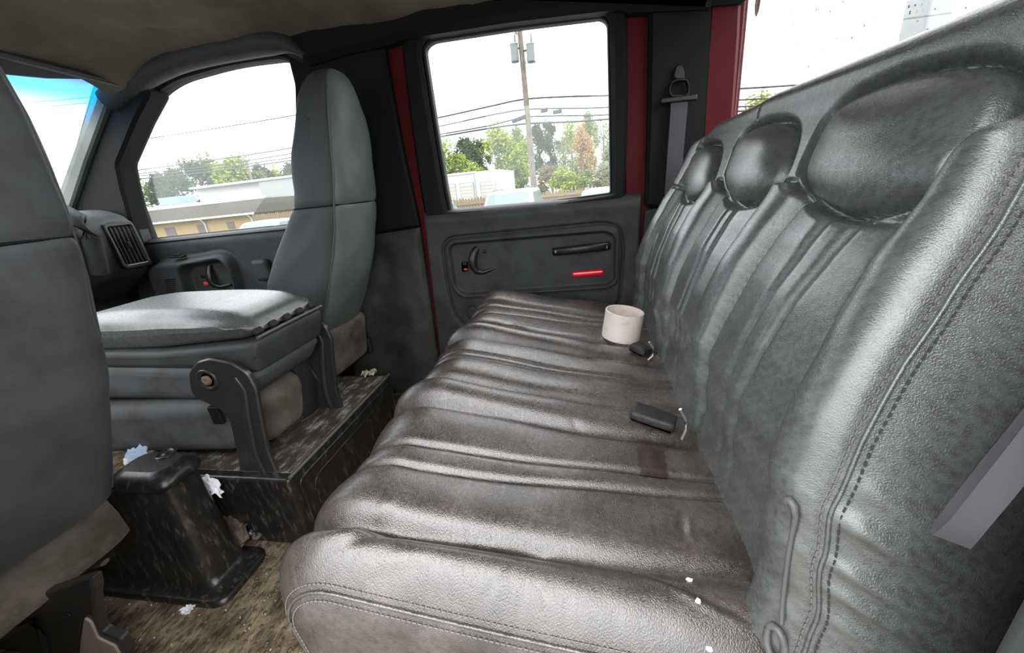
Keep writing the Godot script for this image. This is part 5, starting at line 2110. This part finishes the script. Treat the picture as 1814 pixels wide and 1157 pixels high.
func build_outside() -> void:
	M.wire = mat("black cable", Color8(40, 42, 44), 0.7)
	M.bark = mat("grey bark", Color8(96, 88, 78), 0.9)
	M.pole = mat("weathered pole wood", Color8(126, 118, 108), 0.9, {"scale": 1.0, "scale3": Vector3(3, 0.3, 3), "albedo": noise_tex(FastNoiseLite.TYPE_SIMPLEX_SMOOTH, 0.02, 256, 71, {"fractal_octaves": 4, "ramp": [[0.0, 1.0], [Color(0.6, 0.6, 0.6), Color(1, 1, 1)]]})})
	M.asphalt = mat("pale asphalt", Color8(110, 108, 104), 0.95)
	M.fence = mat("weathered fence wood", Color8(112, 98, 78), 0.9)
	M.wall_white = mat("white painted block", Color8(190, 190, 188), 0.8)
	M.wall_grey = mat("grey white metal siding", Color8(134, 140, 138), 0.7)
	M.wall_beige = mat("beige stucco", Color8(150, 132, 96), 0.9)
	M.shingle = mat("brown grey shingles", Color8(66, 62, 54), 0.95, {"scale": 0.8, "albedo": noise_tex(FastNoiseLite.TYPE_SIMPLEX_SMOOTH, 0.03, 256, 73, {"fractal_octaves": 5, "ramp": [[0.0, 1.0], [Color(0.6, 0.6, 0.58), Color(1, 1, 1)]]})})
	M.door_grey = mat("grey door", Color8(98, 92, 88), 0.7)
	M.door_white = mat("dull white roller door", Color8(158, 156, 150), 0.7)
	M.paint_white = mat("white car paint", Color8(176, 180, 182), 0.3, {"coat": 0.8, "coat_rough": 0.08})
	M.paint_silver = mat("silver blue car paint", Color8(120, 136, 142), 0.3, {"coat": 0.8, "coat_rough": 0.08})
	M.car_glass = mat("tinted car glass", Color8(84, 100, 98), 0.15, {"spec": 0.35})
	M.can = mat("grey painted can", Color8(104, 110, 110), 0.6)
	M.unit = mat("pale blue metal", Color8(120, 138, 146), 0.6)
	var green := leaf_mat("fresh green leaves", Color8(136, 152, 64))
	var dark := leaf_mat("dark pine needles", Color8(78, 92, 68))
	var mid := leaf_mat("mid green leaves", Color8(110, 126, 74))
	var tan_ := leaf_mat("orange tan leaves", Color8(166, 136, 92))
	var brown := leaf_mat("bare brown twigs", Color8(122, 110, 88))
	var pale := leaf_mat("pale grey green leaves", Color8(134, 138, 108))

	var g := Geo.new()
	slab(g, Vector3(-140, GY - 0.2, -140), Vector3(120, GY, 60), 0.01)
	struct("ground", g, M.asphalt, "pale asphalt of the lot around the truck")

	# utility pole with two transformers
	var pb := wz(948, 352, -25)
	var pt := wz(913, -30, -25)
	var t := thing("utility_pole", "weathered wooden utility pole with two transformer cans seen through the rear door window", "pole", Vector3(pb.x, GY, pb.z))
	g = Geo.new()
	var dirv := (pt - pb) / (pt.y - pb.y)
	var foot := pb + dirv * (GY - pb.y)
	g.tube(PackedVector3Array([foot, foot.lerp(pt, 0.5), pt]), PackedFloat32Array([0.20, 0.165, 0.13]), 12)
	obj("pole", g, M.pole, t)
	for k in 2:
		var c := wz(911.5 if k == 0 else 940, 94, -25 + (0.1 if k == 0 else 0.3))
		g = Geo.new()
		g.lathe(PackedVector2Array([Vector2(0.0001, -0.44), Vector2(0.21, -0.44), Vector2(0.22, -0.38), Vector2(0.22, 0.36), Vector2(0.24, 0.38), Vector2(0.24, 0.42), Vector2(0.17, 0.46), Vector2(0.0001, 0.47)]), Transform3D(Basis(), c), 18)
		var can := obj("transformer", g, M.can, t)
		g = Geo.new()
		g.lathe(PackedVector2Array([Vector2(0.04, 0.0), Vector2(0.06, 0.06), Vector2(0.035, 0.1), Vector2(0.06, 0.16), Vector2(0.035, 0.2), Vector2(0.05, 0.26), Vector2(0.015, 0.42), Vector2(0.0001, 0.43)]), Transform3D(Basis(), c + Vector3(0.08, 0.5, 0)), 10)
		obj("bushing", g, M.door_grey, can)
		g = Geo.new()
		var py := foot.lerp(pt, (c.y - foot.y) / (pt.y - foot.y))
		g.tube(PackedVector3Array([Vector3(py.x, c.y + 0.2, py.z), Vector3(c.x, c.y + 0.2, c.z)]), 0.05, 6)
		obj("bracket", g, M.wire, can)
	g = Geo.new()
	g.tube(PackedVector3Array([wz(931, 100, -24.6), wz(931, 112, -24.5), wz(937, 119, -24.5), wz(945, 117, -24.5), wz(950, 106, -24.6)]), 0.018, 5)
	obj("jumper_cable", g, M.wire, t)
	g = Geo.new()
	g.tube(PackedVector3Array([wz(910, 38, -24.7), wz(916, 60, -24.7), wz(917, 78, -24.7)]), 0.018, 5)
	g.rbox(wz(912, 52, -24.75), Vector3(0.12, 0.5, 0.12), 0.04, Basis(Vector3(0, 0, 1), 0.3))
	obj("cutout_fuse", g, M.door_grey, t)
	# overhead lines
	wire("topmost of the four dark lines meeting the utility pole", [[210, 306, 40], [360, 286, 36], [517, 262, 32], [650, 233, 29.5], [770, 210, 27.5], [870, 188, 26], [929, 176, 25], [1010, 171, 25], [1083, 169, 25], [1315, 157, 26], [1470, 147, 27]])
	wire("second line down at the utility pole, strung with small splice boxes", [[208, 311, 40], [360, 296, 36], [517, 272, 32], [650, 247, 29.5], [772, 225, 27.5], [870, 204, 26], [932, 194, 25], [1010, 192, 25], [1083, 190, 25], [1315, 177, 26], [1440, 170, 27]], 0.042)
	wire("third line down at the utility pole, with the long dark splice sleeve", [[212, 314, 40], [360, 301, 36], [517, 279, 32], [650, 260, 29.5], [774, 239, 27.5], [860, 224, 26], [905, 213, 25.3], [936, 207, 25], [1010, 205, 25], [1083, 203, 25], [1315, 189, 26], [1400, 184, 27]], 0.042)
	wire("lowest and thickest of the four lines at the utility pole", [[215, 320, 40], [360, 306, 36], [517, 284, 32], [650, 264, 29.5], [775, 243, 27.5], [870, 227, 26], [936, 219, 25], [1010, 216, 25], [1083, 211, 25], [1330, 196, 26]], 0.052)
	wire("single thin line high across the front door window", [[224, 251, 40], [360, 231, 37], [512, 206, 34], [600, 190, 32]], 0.04)
	wire("faint pale drop line behind the utility pole", [[950, 293, 38], [985, 290, 38], [1016, 285, 38]], 0.02)
	wire("upper thin line crossing the blue band of the windscreen", [[60, 181, 30], [110, 177, 29], [170, 171, 28]], 0.02)
	wire("lower thin line crossing the blue band of the windscreen", [[90, 188, 30], [125, 185, 29], [165, 181, 28]], 0.02)
	for k in 4:
		var c: Array = [[964, 195.5, 0.42, 0.22], [987.5, 198, 0.52, 0.2], [919, 211, 0.84, 0.22], [967, 221, 0.42, 0.26]][k]
		g = Geo.new()
		g.rbox(wz(c[0], c[1], -24.9), Vector3(c[2], c[3], 0.18), 0.05, Basis(Vector3(0, 0, 1), 0.2 if k == 2 else 0.06), 2)
		one("splice_box", g, M.wire, ["left one of two small dark splice boxes right of the utility pole", "right one of two small dark splice boxes right of the utility pole", "long dark splice sleeve on the third line left of the pole", "dark box hanging under the lowest line right of the pole"][k], "splice box", "boxes on the lines")

	# fence of dog-eared boards
	for part in 2:
		var f := thing("fence", ["weathered wooden board fence behind the cars in the rear door window", "weathered wooden board fence beside the beige building in the front window"][part], "fence", wz([930, 480][part], 350, -17) * Vector3(1, 0, 1) + Vector3(0, GY, 0))
		var u0: float = [740.0, 446.0][part]
		var u1: float = [1130.0, 560.0][part]
		var zf: float = [-19.0, -20.5][part]
		var a := wz(u0, [358.0, 381.0][part], zf)
		var b := wz(u1, [326.0, 369.0][part], zf)
		var nb := int((b.x - a.x) / 0.15)
		var board := Geo.new()
		board.prism(PackedVector2Array([Vector2(-0.068, 0), Vector2(0.068, 0), Vector2(0.068, 0.93), Vector2(0.05, 0.972), Vector2(0.022, 1.0), Vector2(-0.022, 1.0), Vector2(-0.05, 0.972), Vector2(-0.068, 0.93)]), Transform3D(), 0.02, 0.004)
		var bm := board.mesh()
		for k in nb:
			var x := a.x + 0.15 * (k + 0.5)
			var o := MeshInstance3D.new()
			o.name = "board"
			o.mesh = bm
			o.material_override = M.fence
			o.position = Vector3(x, GY, zf + rng.randf_range(-0.01, 0.01)) - base_of(f)
			o.scale = Vector3(1, lerpf(a.y, b.y, float(k) / nb) - GY + rng.randf_range(-0.03, 0.03), 1)
			f.add_child(o, true)
		for r: float in [0.25, 0.78]:
			g = Geo.new()
			slab(g, Vector3(a.x, GY + r * (a.y - GY), zf + 0.02), Vector3(b.x, GY + r * (a.y - GY) + 0.09, zf + 0.06), 0.01)
			obj("rail", g, M.fence, f)

	# white storage building with roller doors
	var za := -34.0
	var base := wz(840, 350, za)
	t = thing("storage_building", "low white storage building with three roller doors beyond the fence", "building", Vector3(base.x, GY, za))
	g = Geo.new()
	var q1 := wz(735, 312, za)
	var q2 := wz(843, 306, za)
	box_face(g, Vector3(q1.x, GY, za), Vector3(q2.x, q2.y, za), 8.0)
	obj("wall", g, M.wall_white, t)
	g = Geo.new()
	var q3 := wz(882, 300, za)
	box_face(g, Vector3(q2.x, GY, za), Vector3(q3.x, q3.y, za), 8.4)
	obj("wall", g, M.wall_white, t)
	g = Geo.new()
	slab(g, Vector3(q1.x, q2.y - 0.02, za - 0.1), Vector3(q2.x, q2.y + 0.12, za + 0.1), 0.02)
	obj("parapet", g, M.wall_white, t)
	for c: Array in [[789, 806, 328], [815, 838, 326], [851, 877, 324]]:
		var l := wz(c[0], c[2], za)
		var r := wz(c[1], c[2], za)
		g = Geo.new()
		slab(g, Vector3(l.x - 0.08, GY, za), Vector3(r.x + 0.08, l.y + 0.08, za + 0.05), 0.02)
		var fr := obj("door_frame", g, M.wall_grey, t)
		g = Geo.new()
		for k in 9:
			var y0 := lerpf(GY, l.y, k / 9.0)
			slab(g, Vector3(l.x, y0, za + 0.03), Vector3(r.x, lerpf(GY, l.y, (k + 1) / 9.0) - 0.015, za + 0.075), 0.012)
		obj("roller_door", g, M.door_white, fr)
	g = Geo.new()
	var dp := wz(840, 310, za + 0.1)
	g.tube(PackedVector3Array([Vector3(dp.x, GY, za + 0.12), Vector3(dp.x, dp.y, za + 0.12)]), 0.05, 6)
	obj("downspout", g, M.wall_grey, t)

	# beige building with a shingled mansard
	var zb := -22.0
	var e0 := wz(200, 401, zb)
	var e1 := wz(447, 378, zb)
	t = thing("beige_building", "low beige stucco building with brown shingled mansard roof and white gutters", "building", Vector3(wz(340, 400, zb).x, GY, zb))
	g = Geo.new()
	slab(g, Vector3(e0.x - 4.0, GY, zb - 7), Vector3(e1.x, e1.y, zb), 0.02)
	obj("wall", g, M.wall_beige, t)
	var r0 := wz(180, 369.5, zb - 1.4)
	var r1 := wz(469, 350, zb - 1.4)
	g = Geo.new()
	var ey := e1.y
	var tx0 := e0.x - 4.3
	var ty := r1.y
	g.quad(Vector3(tx0, ey, zb + 0.35), Vector3(wz(447, 377, zb + 0.35).x + 0.1, ey, zb + 0.35), Vector3(r1.x, ty, zb - 1.4), Vector3(tx0, ty, zb - 1.4))
	g.quad(Vector3(wz(447, 377, zb + 0.35).x + 0.1, ey, zb + 0.35), Vector3(wz(447, 377, zb + 0.35).x + 0.6, ey, zb - 7), Vector3(r1.x + 0.1, ty, zb - 7), Vector3(r1.x, ty, zb - 1.4))
	g.quad(Vector3(tx0, ty, zb - 1.4), Vector3(r1.x, ty, zb - 1.4), Vector3(r1.x, ty, zb - 7), Vector3(tx0, ty, zb - 7))
	g.quad(Vector3(tx0, ey, zb - 0.1), Vector3(e1.x + 0.3, ey, zb - 0.1), Vector3(e1.x + 0.3, ey - 0.02, zb + 0.35), Vector3(tx0, ey - 0.02, zb + 0.35))
	var rf := obj("roof", g, M.shingle, t)
	g = Geo.new()
	slab(g, Vector3(tx0, ty - 0.05, zb - 1.5), Vector3(r1.x, ty + 0.16, zb - 1.35), 0.02)
	obj("fascia", g, M.wall_white, rf)
	g = Geo.new()
	slab(g, Vector3(tx0, ey - 0.06, zb + 0.32), Vector3(wz(447, 377, zb + 0.35).x + 0.1, ey + 0.05, zb + 0.44), 0.03)
	obj("gutter", g, M.wall_white, rf)
	for uu in [256, 360, 446]:
		var c := wz(uu, 392, zb + 0.1)
		g = Geo.new()
		g.tube(PackedVector3Array([Vector3(c.x, ey, zb + 0.36), Vector3(c.x, ey - 0.25, zb + 0.08), Vector3(c.x, GY, zb + 0.08)]), 0.06, 6)
		obj("downspout", g, M.wall_white, t)
	for c: Array in [[290, 308, 401, GY], [347, 363, 396, GY], [400, 413, 391, 0.05]]:
		var l := wz(c[0], c[2], zb)
		var r := wz(c[1], c[2], zb)
		g = Geo.new()
		slab(g, Vector3(l.x, c[3], zb - 0.05), Vector3(r.x, l.y - 0.1, zb + 0.03), 0.01)
		obj("doorway", g, M.door_grey, t)
	g = Geo.new()
	var hv := wz(281, 357, zb - 4)
	var hv2 := wz(313, 348, zb - 4)
	box_face(g, Vector3(hv.x, ty, zb - 4), Vector3(hv2.x, hv2.y, zb - 4), 1.5)
	one("roof_unit", g, M.unit, "pale blue air conditioning unit on the beige building's roof", "air unit")
	# white hall behind it
	var zc := -31.0
	var w0 := wz(347, 336, zc)
	var w1 := wz(465, 321, zc)
	var w2 := wz(535, 311, zc)
	t = thing("white_hall", "tall plain white hall rising behind the beige building", "building", Vector3(w1.x, GY, zc))
	g = Geo.new()
	box_face(g, Vector3(w0.x, GY, zc), Vector3(w1.x, w1.y, zc), 10)
	obj("wall", g, M.wall_white, t)
	g = Geo.new()
	box_face(g, Vector3(w1.x, GY, zc), Vector3(w2.x + 3.0, w1.y, zc + 0.5), 10)
	obj("side_wall", g, M.wall_grey, t)
	g = Geo.new()
	slab(g, Vector3(w0.x - 0.05, w1.y - 0.02, zc - 10), Vector3(w2.x + 3.05, w1.y + 0.14, zc + 0.6), 0.03)
	obj("roof_edge", g, M.wall_white, t)
	# short pole above the hall
	var sp := wz(437, 290, -40)
	t = thing("utility_pole", "small dark pole top standing above the white hall in the front window", "pole", Vector3(sp.x, GY, sp.z))
	g = Geo.new()
	g.tube(PackedVector3Array([Vector3(sp.x, GY, sp.z), Vector3(sp.x, sp.y + 0.4, sp.z)]), 0.14, 8)
	obj("pole", g, M.pole, t)

	# parked cars
	make_car("white sport utility car with roof rails facing the truck in the rear door window", Vector3(-2.38, GY, -14.2), -0.02, M.paint_white, "suv", 1.86)
	make_car("white car whose roof just shows at the right end of the rear door sill", Vector3(0.9, GY, -15.6), -0.05, M.paint_white, "suv", 1.58)
	make_car("silver blue sedan with its windscreen above the front door sill", Vector3(-11.6, GY, -13.0), 0.22, M.paint_silver, "sedan", 1.70)
	make_car("white sedan with only mirror and pillar showing at the left corner of the rear window", Vector3(-4.0, GY, -9.6), 0.06, M.paint_white, "sedan", 1.84)

	# trees
	var gb := "trees beyond the fence"
	tree("leafy_tree", "fresh green tree at the left edge of the rear door window", 782, 252, 55, 90, "round", green, gb, 0)
	tree("pine_tree", "dark pine left of the tallest fresh green tree", 822, 243, 60, 62, "pine", dark, gb, 1)
	tree("pine_tree", "smaller dark pine close against the tallest fresh green tree", 846, 247, 62, 50, "pine", dark, gb, 2)
	tree("leafy_tree", "tallest fresh green tree in the middle of the rear door window", 882, 226, 50, 78, "round", green, gb, 1)
	tree("pine_tree", "pine with brownish top just left of the utility pole", 915, 222, 58, 52, "pine", mid, gb, 0)
	tree("leafy_tree", "green tree whose crown ends behind the utility pole", 921, 252, 48, 62, "round", green, gb, 2)
	tree("pine_tree", "dark pine right behind the utility pole", 950, 218, 60, 46, "pine", dark, gb, 1)
	tree("pine_tree", "dark pine reaching the lowest line right of the pole", 972, 215, 57, 48, "pine", dark, gb, 2)
	tree("leafy_tree", "pale open-crowned tree with sky showing through right of the pole", 996, 234, 56, 60, "thin", pale, gb, 0)
	tree("leafy_tree", "yellow green tree between the pale tree and the orange tree", 1012, 218, 60, 62, "round", green, gb, 0)
	tree("leafy_tree", "orange tan tree in the right half of the rear door window", 1031, 226, 47, 44, "round", tan_, gb, 1)
	tree("pine_tree", "tall thin pine rising above the orange tree", 1042, 196, 62, 46, "pine", mid, gb, 0)
	tree("leafy_tree", "sparse grey green tree at the right edge of the rear door window", 1070, 205, 54, 66, "thin", pale, gb, 1)
	tree("leafy_tree", "brown green tree against the right frame of the rear door window", 1084, 250, 46, 54, "round", pale, gb, 2)
	tree("pine_tree", "second tall pine at the right edge of the rear door window", 1092, 208, 60, 50, "pine", mid, gb, 2)
	var bb := "bushes along the fence"
	tree("bush", "low green bush left of the white storage building roof", 800, 288, 52, 74, "bush", mid, bb, 0, "bush")
	tree("bush", "bright green bush above the storage building roof", 842, 287, 50, 60, "bush", green, bb, 1, "bush")
	tree("bush", "green bush right of the white storage building", 900, 292, 47, 70, "bush", mid, bb, 2, "bush")
	tree("bush", "bare brown bush right of the utility pole", 968, 290, 40, 60, "bush", brown, bb, 0, "bush")
	tree("bush", "fresh green bush behind the fence right of the brown bush", 1000, 293, 38, 58, "bush", green, bb, 1, "bush")
	tree("bush", "olive bush behind the fence under the orange tree", 1036, 298, 38, 64, "bush", mid, bb, 2, "bush")
	tree("bush", "straw-brown bush at the right end of the fence", 1074, 284, 40, 60, "bush", pale, bb, 0, "bush")
	var gf := "trees behind the beige building"
	tree("thin_tree", "leftmost sparse tree in the front window", 222, 318, 60, 56, "thin", mid, gf, 0)
	tree("thin_tree", "second sparse tree from the left in the front window", 250, 314, 62, 56, "thin", mid, gf, 1)
	tree("pine_tree", "sparse dark pine left of the roof unit", 274, 303, 60, 54, "pine", dark, gf, 0)
	tree("pine_tree", "dark pine behind the roof unit", 304, 298, 58, 56, "pine", dark, gf, 1)
	tree("pine_tree", "tallest dark pine left of the white hall", 332, 284, 55, 64, "pine", dark, gf, 2)
	tree("leafy_tree", "dense grey green tree behind the white hall's left end", 364, 282, 58, 70, "round", mid, gf, 1)
	tree("leafy_tree", "fresh green tree above the white hall", 398, 281, 54, 74, "round", green, gf, 2)
	tree("leafy_tree", "green tree left of the small dark pole", 428, 280, 56, 60, "round", mid, gf, 0)
	tree("pine_tree", "thin pine right of the small dark pole", 454, 287, 58, 48, "pine", dark, gf, 0)
	tree("leafy_tree", "low bright green tree above the right part of the white hall", 482, 301, 60, 60, "round", green, gf, 1)
	tree("pine_tree", "pine beside the far front seat in the front window", 512, 288, 60, 52, "pine", dark, gf, 1)
	# tree top seen through the back window
	var bt := wx(1346, 172, 22.0)
	t = thing("leafy_tree", "pale green tree top low in the back window beside the red pillar", "tree", Vector3(bt.x, GY, bt.z))
	var f2 := MeshInstance3D.new()
	f2.name = "foliage"
	f2.mesh = tree_meshes["round0"]
	f2.material_override = green
	f2.scale = Vector3(3.2, bt.y - GY, 3.2)
	f2.set_meta("kind", "stuff")
	t.add_child(f2)
	g = Geo.new()
	g.tube(PackedVector3Array([Vector3(bt.x, GY, bt.z), Vector3(bt.x, bt.y - 1.0, bt.z)]), 0.2, 7)
	obj("trunk", g, M.bark, t)
	# rack post behind the cab, and the tag at the top of the back window
	g = Geo.new()
	var ra := wx(1609, 40, 0.95)
	var rb := wx(1656, 40, 0.95)
	slab(g, Vector3(0.93, 0.2, rb.z), Vector3(0.99, 2.3, ra.z), 0.008)
	one("rack_post", g, M.wall_grey, "pale grey upright post of the rack behind the back window", "post")
	g = Geo.new()
	var c0 := wx(1342, 6, 0.60)
	g.tube(PackedVector3Array([c0 + Vector3(0, 0.045, 0), c0 + Vector3(0, 0.035, 0), c0, c0 + Vector3(0, -0.025, 0.001), c0 + Vector3(0, -0.037, 0.002)]), PackedFloat32Array([0.004, 0.014, 0.020, 0.014, 0.002]), 12, false, 0.25, Vector3(1, 0, 0))
	one("hanging_tag", g, M.rag, "small grey leaf-shaped tag hanging at the top of the back window", "tag")
